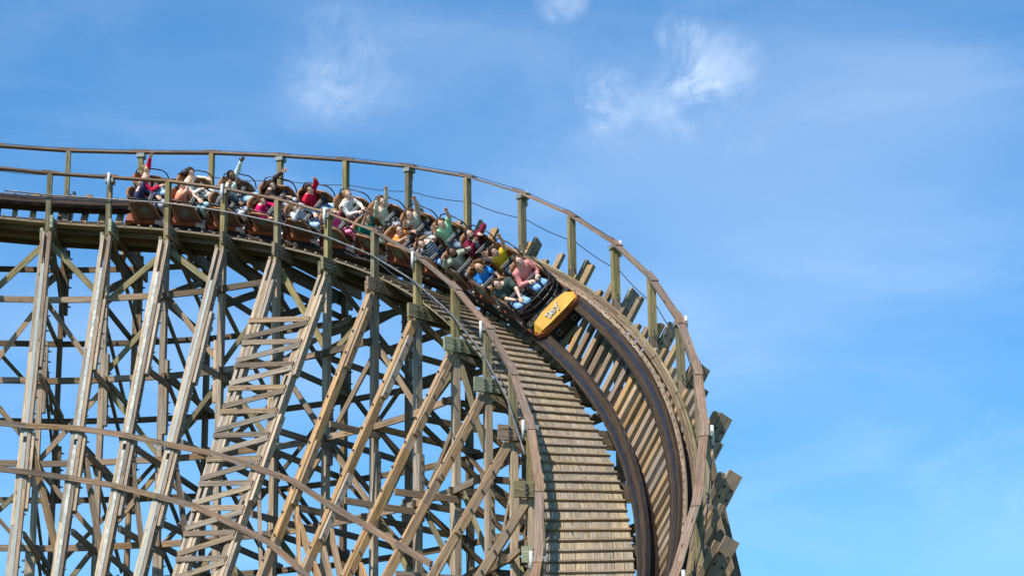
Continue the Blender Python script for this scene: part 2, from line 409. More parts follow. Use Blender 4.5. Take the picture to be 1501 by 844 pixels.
# ------------------------------------------------------------------ inner walkway: lengthwise planks with cross cleats
def walkway(name, label, r0, r1, zf, n, cleats, k0=-3, k1=16, drop=1.19, mat='deck'):
    zf0 = zf; zf = lambda k: zf0(k) + (.17 * min(1, max(0, (k - 2) / 5)) if cleats else 0)
    w = thing(name, label, 'walkway')
    wd = (r1 - r0) / n
    for k in range(k0, k1):
        for j in range(n):
            ra, rb = r0 + wd * j + .004, r0 + wd * (j + 1) - .004
            mb = MB(); m = 4; tone = random.random(); ou, ov = random.random() * 60, random.random() * 60; dz = random.uniform(-.004, .004)
            base = [(ra, 0), (rb, 0), (rb, -.045), (ra, -.045)]; L = 0
            for i in range(m + 1):
                kk = k + .003 + .994 * i / m
                mb.v += [tuple(P(kk, r, zf(kk) - drop + z + dz)) for r, z in base]
            for i in range(m):
                b0 = i * 4
                for a in range(4):
                    q = (a + 1) % 4; mb.f.append((b0 + a, b0 + 4 + a, b0 + 4 + q, b0 + q))
                    mb.uv += [(ou + i * .5, ov + a * .2), (ou + i * .5 + .5, ov + a * .2), (ou + i * .5 + .5, ov + a * .2 + wd), (ou + i * .5, ov + a * .2 + wd)]; mb.tone.append(tone)
            mb.f += [(0, 1, 2, 3), (m * 4 + 3, m * 4 + 2, m * 4 + 1, m * 4)]; mb.uv += [(0, 0)] * 8; mb.tone += [tone] * 2
            mb.obj('deck_plank', M[mat], w)
    if cleats:
        k = k0 + .05; cl = 0; nails = MB()
        while k < k1 - .05:
            T = (P(k + .01, 11.7, zf(k + .01)) - P(k - .01, 11.7, zf(k - .01))).normalized(); r = er(k); up = r.cross(T); up = up if up.z > 0 else -up
            a = P(k, r0 - .01, zf(k) - drop) + up * .028; b = P(k, r1 + .02, zf(k) - drop) + up * .028
            j = random.uniform(-.012, .012)
            MB().box(a + T * j, b - T * j, .052, .052, up).obj('cleat', M['cleat'], w)
            for q in range(n):
                p = a.lerp(b, (q + .5) / n) + up * .026; nails.box(p, p + up * .006, .014, .014, T)
            ds = .345; slope = math.sqrt(1 + (T.z / max(.1, math.hypot(T.x, T.y))) ** 2)
            k += ds / (11.7 * DA * slope); cl += 1
        nails.obj('nail', M['bolt'], w, kind='stuff')
    for rr in (r0 + .38, (r0 + r1) / 2, r1 - .15):
        for k in range(k0, k1):
            a = P(k, rr, zf(k) - drop - .105); b = P(k + 1, rr, zf(k + 1) - drop - .105); board('joist', a, b, .05, .11, 'shade', w)
    return w
W_IN = (RI + .10, RI + 1.70); W_OUT = (RI + 2.90, RO - .06)
wi = walkway('walkway', 'broad inner walkway of lengthwise planks with closely spaced cross cleats descending beside the track', *W_IN, zin, 9, True)
# pale capping board with rough nails beside the outer rail, mossy edge board outside it
def near_out(k, c_, u_): return TP(k, c_, u_)
sweep('capping_board', [(G / 2 + .215, -.10), (G / 2 + .215, -.06), (G / 2 + .135, -.06), (G / 2 + .135, -.10)], K0, K1, M['weathered'], track)
wo_ = thing('walkway', 'narrow outer walkway of rough mossy boards beyond the outer rail', 'walkway')
for c0, c1, mt in ((.235, .30, 'shade'), (.306, .372, 'shade'), (.378, .42, 'mossy')):
    s0 = s_of(K0) + random.random() * .5
    while s0 < s_of(K1) - 2:
        s1 = s0 + random.uniform(.9, 1.7); ka, kb = k_of(s0), k_of(s1 - .012); du = random.uniform(-.012, .012); dc = random.uniform(-.006, .006)
        sweep('deck_plank', [(G / 2 + c1 + dc, -.24 + du), (G / 2 + c1 + dc, -.20 + du), (G / 2 + c0 + dc, -.20 + du), (G / 2 + c0 + dc, -.24 + du)], ka, kb, M[mt if random.random() < .7 else 'shade'], wo_, step=(kb - ka) / 3)
        s0 = s1
mb = MB(); sc = s_of(K0)
while sc < s_of(K1):
    k = k_of(sc); C, T, c, u = frame(k); p = C + c * (G / 2 + .18 + random.uniform(-.02, .02)) - u * .058
    mb.box(p - T * .03 + c * random.uniform(-.03, .03), p + T * .04 + u * .012, .014, .02, u); sc += .31
mb.obj('staple', M['bolt'], track, kind='stuff')

# ------------------------------------------------------------------ handrails
def handrail(name, label, r, zf, k0, k1, inner):
    h = thing(name, label, 'handrail')
    sg = -1 if inner else 1
    wpost = .115
    for k in range(k0, k1 + 1):
        foot = zf(k) - (1.55 if inner else 1.5)
        board('post', P(k, r, foot), P(k, r, zf(k) - .03), wpost, .16, 'mossy', h, up=er(k))
        p0, p1 = P(k, r, zf(k)), P(k + 1, r, zf(k + 1))
        if k < k1:
            d = (p1 - p0).normalized(); rr = er(k + .5); up = rr.cross(d); up = up if up.z > 0 else -up
            board('top_rail', p0, p1, .165, .045, 'redwood', h, up=up, ext=-.002)
        pa, pb = P(k - .13, r, 0), P(k + .13, r, 0); dz = (zf(k + .5) - zf(k - .5))
        pa.z = zf(k) - dz * .13 + .038; pb.z = zf(k) + dz * .13 + .038
        d = (pb - pa).normalized(); up = er(k).cross(d); up = up if up.z > 0 else -up
        MB().box(pa, pb, .17, .022, up).obj('splice_plank', M['redwood'], h)
        if k % 2:
            a = P(k, r, zf(k) - .30) + er(k) * sg * .14; b = P(k, r, zf(k) + .07) + er(k) * sg * .14
            MB().tube([a, b], .032, 8).obj('white_tube', M['white'], h, smooth=True)
            m2 = MB(); q = P(k, r, zf(k) - .10); m2.box(q + er(k) * -.11, q + er(k) * .15, .20, .10); m2.obj('bracket', M['galv'], h)
        m3 = MB()
        for zz in (.14, .24):
            q = P(k, r, zf(k) - 1.2 - zz * 0 - (zz - .14)); m3.tube([q + et(k) * .06, q + et(k) * .13], .014, 6)
        m3.obj('bolt', M['bolt'], h, kind='stuff')
    return h
hr_in = handrail('handrail', 'lower inner handrail on mossy square posts running in front of the train', RI, zin, -3, 16, True)
hr_out = handrail('handrail', 'upper outer handrail on mossy posts standing against the sky behind the train', RO, zout, -3, 16, False)
def along(r, zf, dz, k0, k1, step=.25, off=0.):
    pts = []; k = k0
    while k <= k1 + 1e-6:
        kb = math.floor(k); f = k - kb; a = P(kb, r, zf(kb) + dz); b = P(kb + 1, r, zf(kb + 1) + dz); p = a.lerp(b, f); p.z -= off * math.sin(math.pi * f); pts.append(p); k += step
    return pts
def single(name, mb, mat, label, cat, smooth=True, group=None):
    o = mb.obj(name, mat, None, smooth); o['label'] = label; o['category'] = cat
    if group: o['group'] = group
    return o
single('conduit', MB().tube(along(RI - .12, zin, -.60, -.72, 11.2), .021, 8), M['steel'], 'galvanised steel tube clipped across the inner handrail posts', 'pipe')
single('cable', MB().tube(along(RO + .1, zout, -.62, -3, 15, off=.05), .011, 5), M['cable'], 'dark cable strung along the outer posts at mid height', 'cable')
single('cable', MB().tube(along(RO, zout, .085, -3, 9, off=.02), .008, 5), M['cable'], 'thin wire running just above the outer handrail', 'cable')
single('cable', MB().tube(along(RI + .1, zin, -.72, 5.3, 15, off=.10), .012, 5), M['cable'], 'slack black cable hanging along the inner posts under the steel tube', 'cable')

# ------------------------------------------------------------------ trestle
LV = [19.9, 17.95, 15.95, 13.95, 11.95, 9.95, 7.95, 5.95, 3.95, 1.95]
LV = [z + CAMZ for z in LV]
TAN = lambda k: float(np.interp(k, range(12), [.315, .35, .37, .405, .43, .44, .455, .48, .50, .545, .58, .63]))
HA = lambda k: float(np.interp(k, range(11), [5.25, 5.25, 5.3, 5.3, 5.13, 4.96, 4.67, 4.39, 3.9, 3.25, 2.5]))
HB = lambda k: float(np.interp(k, range(9), [6.4, 6.5, 6.57, 6.57, 6.43, 6.34, 6.1, 5.85, 5.5]))
def batter_pt(k, h, off=.0, side=.0):
    t_ = TAN(k); n = Vector((0, 0, 1)) * t_ - er(k) * 1.0
    # outward normal of the brace plane faces the inside of the bend and up
    nn = (-er(k) + Vector((0, 0, 1)) * t_ * -0).normalized()
    return P(k, RI - .1 - t_ * h, zin(k) - 1.57 - h) + nn * off + et(k) * side
ORD = ['first', 'second', 'third', 'fourth', 'fifth', 'sixth', 'seventh', 'eighth', 'ninth', 'tenth', 'eleventh', 'twelfth', 'thirteenth', 'fourteenth', 'fifteenth', 'sixteenth']
def bolts(mb, p, axis, n=1, L=.08, r=.016):
    mb.tube([p, p + axis * L], r, 6); mb.tube([p + axis * L * .25, p + axis * L * .45], r * 1.9, 6)
for k in range(-2, 15):
    if k < 0: lab = 'trestle bent beyond the first leaning strapped brace at the left edge of the picture' if k == -1 else 'trestle bent farthest up the track before the left edge'
    elif k < 4: lab = '%s trestle bent from the left, its leaning brace faced with a galvanised steel strap' % ORD[k]
    elif k < 6: lab = '%s trestle bent from the left, its leaning brace carrying one side of the zigzag lacing' % ORD[k]
    elif k < 12: lab = '%s trestle bent from the left, with a leaning brace of newer orange timber' % ORD[k]
    else: lab = '%s trestle bent from the left, under the steep part of the walkway' % ORD[k]
    bt = thing('trestle_bent', lab, 'trestle', 'trestle bents under the curved track')
    r_, t_ = er(k), et(k); up = Vector((0, 0, 1)); bm_ = MB()
    zi, zo = zin(k), zout(k)
    new = k >= 6
    # columns
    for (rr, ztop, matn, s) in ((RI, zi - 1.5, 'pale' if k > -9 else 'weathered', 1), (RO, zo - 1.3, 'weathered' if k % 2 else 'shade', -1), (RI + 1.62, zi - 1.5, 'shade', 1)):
        z = ztop; first = True
        if rr == RI + 1.62: continue
        while z > 0:
            zb = max(0, z - random.uniform(4.6, 5.6) if not first else z - random.uniform(2.2, 4.6))
            board('column', P(k, rr, zb + .002), P(k, rr, z), .135 if rr == RI else .12, .16, matn, bt, up=r_)
            if zb > 0:
                q = t_ * (.11 if random.random() < .75 else -.11); hh = random.uniform(.7, 1.0); c_ = P(k, rr, zb) + q
                board('splice_board', c_ - up * hh, c_ + up * hh, .08, .145, matn, bt, up=r_)
                for dz in (-.75, -.45, -.15, .15, .45, .75):
                    bolts(bm_, c_ + up * dz * hh + t_ * .04 * (1 if q.dot(t_) > 0 else -1), t_ * (1 if q.dot(t_) > 0 else -1))
            z = zb; first = False
    # level ledger pair carrying the inner walkway; green sawn ends
    for s in (-1, 1):
        lo_ = -.24 if (s < 0 and k < 5) else 0
        a = P(k, RI - ((.36 if s > 0 else .16) if lo_ == 0 else .12), zi - 1.35 + lo_) + t_ * s * .125; b = P(k, RI + 3.6, zi - 1.35 + lo_) + t_ * s * .125
        m_ = P(k, RI + (.42 if lo_ == 0 else .3), zi - 1.35 + lo_) + t_ * s * .125
        board('ledger', a, m_, .075, .31, 'green' if k in (0, 1, 8, 9, 12) else 'mossy' if k % 2 else 'weathered', bt)
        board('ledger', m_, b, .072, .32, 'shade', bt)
    for dr in (-.13, .04):
        for dz in (-.09, 0, .09): bolts(bm_, P(k, RI + dr, zi - 1.35 + dz) + t_ * .16, t_, L=.06)
    # banked ledgers under the ties
    C, T, c, u, q_ = slant(k)
    for s in (-1, 1):
        a = C - c * 1.0 - u * .68 + T * s * .13; b = C + c * (1.84 if s > 0 else 1.36) - u * .68 + T * s * .13
        board('banked_ledger', a, b, .075, .28, 'mossy' if k in (5, 6, 8) else 'weathered', bt, up=u)
        for cc in (1.35, 1.55):
            for uu in (-.08, .07): bolts(bm_, C + c * cc - u * (.68 + uu) + T * (.175), T, L=.04, r=.014)
    # batter brace
    hmax = (zi - 1.57)
    L = hmax / 1.0
    bn = Vector((0, 0, 1)) * TAN(k) * -1 + r_ * -1
    def bp_(h, side=0., off=0.): return batter_pt(k, h, off, side)
    upv = -r_
    def piece(nm, h0, h1, side, wdt, thk, off, mt):
        return board(nm, bp_(h0, side, off), bp_(min(h1, hmax - .02), side, off), wdt, thk, mt, bt, up=upv)
    if k < 4:
        h = 0; st = True
        while h < hmax:
            h2 = h + (random.uniform(2.6, 3.4) if st else 4.4)
            piece('batter_brace', h if h == 0 else h + .01, h2, -.082, .085, .17, 0, 'pale'); piece('batter_brace', max(h - .9, 0) + .005, h2 - .9, .082, .085, .17, 0, 'weathered'); h = h2; st = False
        h = .9
        while h < hmax:
            piece('splice_board', h + .15, min(h + 2.5, hmax), .0, .075, .12, .0, 'pale')
            piece('steel_strap', h, min(h + 4.6, hmax), .0, .075, .016, .095, 'galv'); h += 4.75
        for h in np.arange(1.8, min(hmax, 13), 3.6):
            piece('splice_board', h, h + 1.9, .166, .075, .14, -.02, 'pale')
            for q in (.15, .5, .9, 1.3, 1.7): bolts(bm_, bp_(h + q, .205, -.02), t_)
        for h in np.arange(.7, min(hmax, 13), .42): bolts(bm_, bp_(h, .126, .03), t_, L=.06)
    elif k < 6:
        h = 0
        while h < hmax:
            h2 = h + random.uniform(3.4, 4.2); sd = .05 if k == 5 else -.05
            piece('batter_brace', h + .005, h2, -.082, .09, .19, 0, 'pale'); piece('batter_brace', max(h - 1.2, 0) + .005, h2 - 1.2, .082, .09, .19, 0, 'pale'); h = h2
        for h in np.arange(.6, min(hmax, 12), 3.1):
            piece('splice_board', h, h + 2.1, .17, .08, .15, 0, 'pale'); piece('splice_board', h, h + 2.1, 0, .07, .17, .0, 'weathered')
            for q in (.15, .6, 1.1, 1.6, 1.95): bolts(bm_, bp_(h + q, .21, .02), t_)
    else:
        h = 0; st = True; mt = 'new'
        while h < hmax:
            h2 = h + (random.uniform(3.0, 4.0))
            piece('batter_brace', h + .005, h2, -.045, .085, .20, 0, mt); piece('batter_brace', max(h - 1.3, 0) + .005, h2 - 1.3, .045, .085, .17, .02, mt)
            piece('splice_board', h + .4, h + 1.9, .127, .075, .14, 0, 'new' if k != 7 else 'pale'); 
            for q in (.1, .5, .9, 1.3): bolts(bm_, bp_(h + .5 + q, .165, .03), t_ + r_ * -.4)
            for q in np.arange(.4, h2 - h, .55): bolts(bm_, bp_(h + q, random.uniform(-.04, .04), .12), -r_ * 1.0 + t_ * .2, L=.05)
            h = h2
    # radial ties and diagonals at each level
    zt = zi - 1.9; lv = [z for z in LV if z < zt]
    prev = zi - 1.5
    for i, z in enumerate(lv):
        s = 1 if i % 2 else -1
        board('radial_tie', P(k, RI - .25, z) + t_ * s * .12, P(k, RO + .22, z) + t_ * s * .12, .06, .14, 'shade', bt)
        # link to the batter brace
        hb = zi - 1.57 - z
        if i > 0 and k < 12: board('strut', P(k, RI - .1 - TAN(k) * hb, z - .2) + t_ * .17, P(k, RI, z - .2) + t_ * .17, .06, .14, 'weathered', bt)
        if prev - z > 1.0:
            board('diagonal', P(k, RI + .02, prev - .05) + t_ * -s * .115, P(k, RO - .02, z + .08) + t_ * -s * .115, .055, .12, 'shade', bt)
            if (k + i) % 5 == 0: board('diagonal', P(k, RO - .02, prev - .05) + t_ * s * .19, P(k, RI + .02, z + .08) + t_ * s * .19, .055, .12, 'weathered', bt)
        prev = z
    # tall upper diagonal from the outer column down under the track
    board('diagonal', P(k, RO, zi - 1.55) + t_ * -.11, P(k, RI + .1, zi - 2.9) + t_ * -.11, .07, .18, 'shade', bt)
    board('prop', P(k, RI + 2.3, zi - 1.2) - t_ * .02, C - u * .84 + c * .35, .12, .14, 'shade', bt, up=t_)
    # long raker on the outer side
    if k > 8: board('raker', P(k, RO + .12, zo - 1.5) + t_ * -.12, P(k, RO + 2.6, .01) + t_ * -.12, .10, .18, 'tie' if k > 8 else 'shade', bt, up=r_)
    bm_.obj('bolt', M['bolt'], bt, kind='stuff')

# ring beams between the bents
def ring(label, fn, ks, up, wd, ht, matf, ext=.16):
    rb = thing('ring_beam', label, 'beam', 'ring beams tying the bents together')
    for k in ks:
        board('beam', fn(k, 0), fn(k + 1, 1), wd, ht, matf(k), rb, up=up(k), ext=ext)
    return rb
NUM = ['topmost', 'second', 'third', 'fourth', 'fifth', 'sixth', 'seventh', 'eighth', 'ninth', 'lowest']
UPZ = lambda k: Vector((0, 0, 1))
for i, z in enumerate(LV):
    ks = [k for k in range(-2, 14) if z < min(zin(k), zin(k + 1)) - 1.75]
    if ks and i > 0:
        ring('%s level ring beam of weathered timber across the front row of columns' % NUM[i - 1], lambda k, e, z=z: P(k, RI - .12, z + (.0 if (k + e) % 2 == 0 else .01)) , ks, UPZ, .06, .145, lambda k: 'weathered' if random.random() < .75 else 'shade', ext=0.0)
    ks = [k for k in range(-2, 14) if z < min(zout(k), zout(k + 1)) - 1.9]
    if ks:
        ring('%s level ring beam of dark timber across the rear row of columns' % NUM[i], lambda k, e, z=z: P(k, RO + .12, z - .1), ks, UPZ, .06, .14, lambda k: 'shade', ext=.0)
ring('upper sloping ring beam bolted over the leaning braces, turning reddish towards its lower end', lambda k, e: batter_pt(k, HA(k), .17), range(-2, 10), UPZ, .06, .125, lambda k: ('shade', 'redwood')[k % 2] if k < 4 else 'redwood', ext=.0)
ring('lower sloping ring beam bolted over the leaning braces, turning reddish towards its lower end', lambda k, e: batter_pt(k, HB(k), .17), range(-2, 8), UPZ, .06, .125, lambda k: ('shade', 'redwood')[k % 2] if k < 4 else 'redwood', ext=.0)
ring('third sloping ring beam low on the leaning braces', lambda k, e: batter_pt(k, HB(k) + 5.2, .17), range(-2, 6), UPZ, .06, .125, lambda k: 'weathered', ext=.0)
# diagonals between bents
dg = thing('sway_bracing', 'diagonal sway boards crossing between the columns of neighbouring bents', 'bracing')
for k in range(-2, 13):
    lv = [z for z in LV if z < min(zin(k), zin(k + 1)) - 1.6][:6]
    for i in range(len(lv) - 1):
        a, b = lv[i], lv[i + 1]
        s = (k + i) % 2
        if True:
            board('diagonal', P(k + s, RI + .12, a + random.uniform(-.25, .15)), P(k + 1 - s, RI + .12, b + random.uniform(-.1, .3)), .05, .12, 'weathered' if random.random() < .5 else 'mossy', dg)
        if (k + i) % 3: board('diagonal', P(k + 1 - s, RO - .13, a), P(k + s, RO - .13, b), .05, .095, 'shade', dg)
    zt = min(zin(k), zin(k + 1)) - 1.6
    if lv and zt - lv[0] > .9:
        s = k % 2; board('diagonal', P(k + s, RI + .12, zin(k + s) - 1.7), P(k + 1 - s, RI + .12, lv[0]), .06, .14, 'mossy', dg)
# short orange raking boards low between the new braces
lf = thing('lean_bracing', 'orange and grey boards raking down between the newer leaning braces', 'bracing')
for (ka, ha, kb, hb_, mt) in ((0, 5.6, 1.0, 8.6, 'shade'), (1, 5.6, 2.0, 8.6, 'shade'), (2, 5.7, 3, 8.3, 'shade'), (3, 5.7, 4, 7.6, 'shade'), (5, 5.5, 6, 7.2, 'weathered'), (6, 5.3, 7, 6.4, 'new'), (7, 5.0, 8, 5.4, 'new'), (7, 5.4, 9, 5.6, 'new'), (8, 4.8, 9, 4.6, 'new'), (6, 5.4, 8, 5.9, 'tie')):
    board('diagonal', batter_pt(ka, ha, -.14, .1), batter_pt(kb, hb_, -.14), .07, .19, mt, lf)
# zigzag lacing between the fourth and fifth leaning braces
lc = thing('zigzag_lacing', 'ladder-like zigzag of short boards nailed between two pale leaning braces', 'lacing')
for i in range(19):
    l0, r0 = 1.68 + .60 * i, 1.10 + .592 * i
    board('lacing_board', batter_pt(4, l0, .15), batter_pt(5, r0 + .10, .15), .045, .115, 'weathered', lc, ext=.10)
    board('lacing_board', batter_pt(4, l0 + .45, .155), batter_pt(5, r0 + .22, .155), .045, .115, 'pale' if i % 3 else 'weathered', lc, ext=.10)
# ------------------------------------------------------------------ the train: twelve two-seat cars
S_FRONT = s_of(8.109) - .45
def car_matrix(s, dx=0.):
    k = k_of(s); C, T, c, u = frame(k); X = -c; o = C + X * dx
    return Matrix(((X.x, T.x, u.x, o.x), (X.y, T.y, u.y, o.y), (X.z, T.z, u.z, o.z), (0, 0, 0, 1)))
def rpoly(pts, r, n=4):
    out = []; m = len(pts)
    for i in range(m):
        p = Vector(pts[i]); a = (Vector(pts[i - 1]) - p).normalized(); b = (Vector(pts[(i + 1) % m]) - p).normalized()
        for j in range(n + 1):
            q = j / n; out.append(p + a * r * (1 - q) ** 2 + b * r * q ** 2)
    return out
def yz(pts, x): return [Vector((x, y, z)) for y, z in pts]
def make_car():
    t_ = thing('coaster_car', 'x', 'roller coaster car', 'cars of the coaster train')
    mb = MB(); mb.box((0, -.50, -.02), (0, .50, -.02), .86, .12); mb.obj('chassis', M['chassis'], t_)
    for sx in (-1, 1):
        for yy in (-.28, .28):
            mb = MB(); mb.tube([(sx * .46, yy, .085), (sx * .54, yy, .085)], .085, 14); mb.obj('wheel', M['chassis'], t_, True)
        mb = MB(); mb.box((sx * .60, -.36, -.02), (sx * .60, .36, -.02), .05, .14); mb.obj('wheel_carrier', M['chassis'], t_)
        # sill in orange varnish with a silver tread patch
        x0 = sx * .60
        sill = MB(); sill.prism(yz([(-.50, .0), (.52, .0), (.52, .12), (-.50, .12)], x0 - sx * .03), (sx * .03, 0, 0)); sill.prism([Vector((x0 - sx * .30, -.50, .12)), Vector((x0, -.50, .12)), Vector((x0, .52, .12)), Vector((x0 - sx * .30, .52, .12))], (0, 0, .025)); so_ = sill.obj('sill', M['orange'], t_)
        tp = MB(); tp.box((x0 + sx * .006, .26, .062), (x0 + sx * .006, .49, .062), .012, .13); tp.box((x0 - sx * .08, .26, .149), (x0 - sx * .08, .49, .149), .17, .01)
        for q in range(6): tp.box((x0 + sx * .012, .28 + q * .037, .01), (x0 + sx * .012, .28 + q * .037, .115), .008, .008, (0, 1, 0))
        tp.obj('step_plate', M['tread'], t_)
        # leaning side panel with a tan rim
        pts = [(-.14, .11), (.42, .11), (.27, .56), (.20, .65), (-.30, .65)]
        xs = sx * .585
        pn = MB().prism(rpoly(yz(pts, xs), .04), (sx * -.03, 0, 0)).obj('side_panel', M['panel'], t_)
        rim = [(.44, .12), (.37, .36), (.29, .57), (.20, .67), (-.05, .685), (-.30, .68)]
        ln = [(-.30, .14), (.38, .14), (.27, .56), (.17, .63), (-.34, .72)]
        MB().prism(rpoly(yz(ln, xs - sx * .034), .04), (-sx * .02, 0, 0)).obj('side_lining', M['tan'], t_)
        MB().tube([Vector((xs - sx * .015, y, z)) for y, z in rim], .027, 8).obj('rim', M['tan'], pn, True)
        # emblem: a horse head and neck on a disc
        hp = [(-.30, .38), (-.14, .37), (-.13, .43), (-.17, .47), (-.10, .47), (-.08, .50), (-.14, .55), (-.19, .59), (-.20, .62), (-.22, .585), (-.30, .56), (-.36, .50), (-.33, .46), (-.35, .42)]
        hp = [(y + .27, z - .02) for y, z in hp]
        MB().prism(yz(hp, xs + sx * .001), (sx * .005, 0, 0)).obj('emblem', M['emblem'], pn)
        # wedge shaped dash side
        wd = [(.50, .13), (.70, .13), (.72, .20), (.66, .42), (.60, .42)]
        MB().prism(yz(wd, xs), (sx * -.03, 0, 0)).obj('dash_side', M['panel'], t_)
    mb = MB(); mb.box((-.56, .57, .30), (.56, .57, .30), .03, .24); mb.obj('dash', M['panel'], t_)
    mb = MB(); mb.box((0, -.5, .215), (0, .5, .215), .50, .03); mb.obj('floor', M['chassis'], t_)
    for sx in (-1, 1):
        xc = sx * .31
        cu = MB(); cu.prism(rpoly([Vector((xc - .245, y, z)) for y, z in ((-.26, .10), (.30, .16), (.30, .30), (-.26, .24))], .05), (.49, 0, 0)).obj('seat', M['tan'], t_)
        # back: slab leaning back with rounded top, wings curl forward
        n = 9; vb = MB(); rows = []
        for i in range(8):
            q = i / 7; z = .24 + q * .62; y = -.24 - q * .13; hw = .25 if q < .7 else .25 - .07 * ((q - .7) / .3) ** 2.4
            for j in range(n):
                a = -1 + 2 * j / (n - 1); rows.append((xc + a * hw, y + .13 * abs(a) ** 3 * (1 - .5 * q), z))
        nv = len(rows); vb.v = rows + [(x, y - .055, z) for x, y, z in rows]
        for i in range(7):
            for j in range(n - 1):
                a = i * n + j; vb.f.append((a, a + 1, a + n + 1, a + n)); vb.f.append((nv + a, nv + a + n, nv + a + n + 1, nv + a + 1))
        for i in range(7):
            for j in (0, n - 1): a = i * n + j; vb.f.append((a, a + n, nv + a + n, nv + a) if j == 0 else (a, nv + a, nv + a + n, a + n))
        for j in range(n - 1): a = 7 * n + j; vb.f.append((a, a + 1, nv + a + 1, nv + a)); vb.f.append((j, nv + j, nv + j + 1, j + 1))
        for f_ in vb.f: vb.uv += [(0, 0)] * len(f_); vb.tone.append(.5)
        sb = vb.obj('backrest', M['tan'], t_, True)
        # black grab rail over the back of the seat
        g_ = [(xc + sx * .10, -.36, .86), (xc + sx * .20, -.34, .93), (sx * .575, -.26, .93), (sx * .59, .02, .90), (sx * .59, .27, .86), (sx * .585, .37, .78), (sx * .58, .41, .66), (sx * .575, .40, .50)]
        g_ = g_ if sx < 0 else [(x_, y_, z_ - .12) for x_, y_, z_ in g_]
        MB().tube([Vector(p) for p in g_], .016, 8).obj('grab_rail', M['black'], t_, True)
        # lap bar with a padded cross piece
        lb = MB().tube([Vector(p) for p in ((xc, .44, .28), (xc, .42, .46), (xc, .30, .56), (xc, .17, .565))], .022, 8).obj('lap_bar', M['black'], t_, True)
        MB().box((xc - .22, .15, .57), (xc + .22, .15, .57), .085, .06).obj('pad', M['pad'], lb)
        MB().box((xc - .225, .115, .605), (xc + .225, .115, .605), .03, .018).obj('edge_strip', M['steel'], lb)
    return t_
car0 = make_car()
def dup(root, name=None):
    r = root.copy(); COL.objects.link(r)
    for ch in [c for c in root.children]:
        c = ch.copy(); COL.objects.link(c); c.parent = r
        for g_ in ch.children: d_ = g_.copy(); COL.objects.link(d_); d_.parent = c
    return r
ROWPEOPLE = [x.replace(' and ', ', ') for x in ['man in a dark green tee and woman in a pink blouse', 'curly haired boy in blue and woman in a mustard top', 'bearded man in a grey jacket and man in a maroon cardigan',
 'man in a striped shirt and lad in a pale green tee', 'child in orange and man in a beige jacket', 'man in teal and child in a cream jumper', 'child in pink and woman in a white blouse',
 'rider in a grey sweatshirt and rider in a crimson top', 'child in magenta and woman in dark brown', 'rider in a grey waistcoat and man in a yellow shirt', 'rider in coral and woman in cream', 'rider in navy and woman in a red jacket']]
CARM = []
base_children = None
for r in range(12):
    m = car_matrix(S_FRONT - 1.134 * r, -.015 * max(0, r - 4)); CARM.append(m)
cars = [car0] + [dup(car0) for _ in range(11)]
for r, o in enumerate(cars):
    o.matrix_world = CARM[r]
    o['label'] = ('leading' if r == 0 else 'rearmost' if r == 11 else 'brown') + ' coaster car carrying ' + ROWPEOPLE[r]
    o['category'] = 'roller coaster car'; o['group'] = 'cars of the coaster train'
# nose of the leading car
F = cars[0]
NY = .27
MB().box((0, .50, .158), (0, 1.10, .158), 1.24, .012).obj('footwell', M['chassis'], F)
MB().prism([Vector(p) for p in ((-.60, .98, .16), (.60, .98, .16), (.60, 1.09, .16), (-.60, 1.09, .16))], (0, 0, .14)).obj('dash', M['chassis'], F)
np_ = [(x, y + NY, z) for x, y, z in [(-.61, .90, .22), (-.48, .86, .35), (-.20, .85, .40), (.20, .85, .40), (.48, .86, .35), (.61, .90, .22)]]
fr_ = [(x, y + NY, z) for x, y, z in [(-.57, 1.01, .15), (-.47, 1.07, .20), (-.2, 1.09, .20), (.2, 1.09, .20), (.47, 1.07, .20), (.57, 1.01, .15)]]
mb = MB(); bk = len(mb.v); mb.v = [Vector(p) for p in np_] + [Vector(p) for p in fr_] + [Vector((p[0], p[1] - .03, p[2] - .05)) for p in fr_[::-1]] + [Vector((p[0], p[1] + .02, p[2] - .06)) for p in np_[::-1]]
mb.v = [tuple(v) for v in mb.v]
for i in range(5):
    mb.f.append((i, 6 + i, 7 + i, i + 1)); mb.f.append((6 + i, 17 - i, 16 - i, 7 + i)); mb.f.append((i + 1, 22 - i, 23 - i, i)); mb.f.append((12 + i, 23 - i, 22 - i, 13 + i)) if False else None
mb.f.append((0, 23, 17, 6)) ; mb.f.append((5, 11, 12, 18))
for f_ in mb.f: mb.uv += [(0, 0)] * len(f_); mb.tone.append(.5)
nose = mb.obj('nose_plate', M['yellow'], F)
MB().prism([Vector(p) for p in ((-.64, .50, .03), (.64, .50, .03), (.64, 1.24, .03), (.50, 1.37, .03), (-.50, 1.37, .03), (-.64, 1.24, .03))], (0, 0, .12)).obj('nose_box', M['orange'], F)
MB().prism([Vector(p) for p in ((-.58, .50, -.34), (.58, .50, -.34), (.60, 1.22, -.34), (.46, 1.31, -.34), (-.46, 1.31, -.34), (-.60, 1.22, -.34))], (0, 0, .365)).obj('bumper', M['chassis'], F)
for sx in (-.24, .24):
    mb = MB()
    for (a, b, c, d) in ((-.05, -.05, .05, -.05), (.05, -.05, .05, .05), (.05, .05, -.05, .05), (-.05, .05, -.05, -.05)):
        pass
    q = .052
    mb.box((sx - q, 1.26, -.15 - q), (sx - q, 1.38, -.15 - q), .016, .016); 
    mb.box((sx - q, 1.26, -.15), (sx - q, 1.38, -.15), .014, 2 * q + .014); mb.box((sx + q, 1.26, -.15), (sx + q, 1.38, -.15), .014, 2 * q + .014)
    mb.box((sx, 1.26, -.15 - q), (sx, 1.379, -.15 - q), 2 * q - .014, .014); mb.box((sx, 1.26, -.15 + q), (sx, 1.379, -.15 + q), 2 * q - .014, .014)
    mb.obj('tow_socket', M['steel'], F)
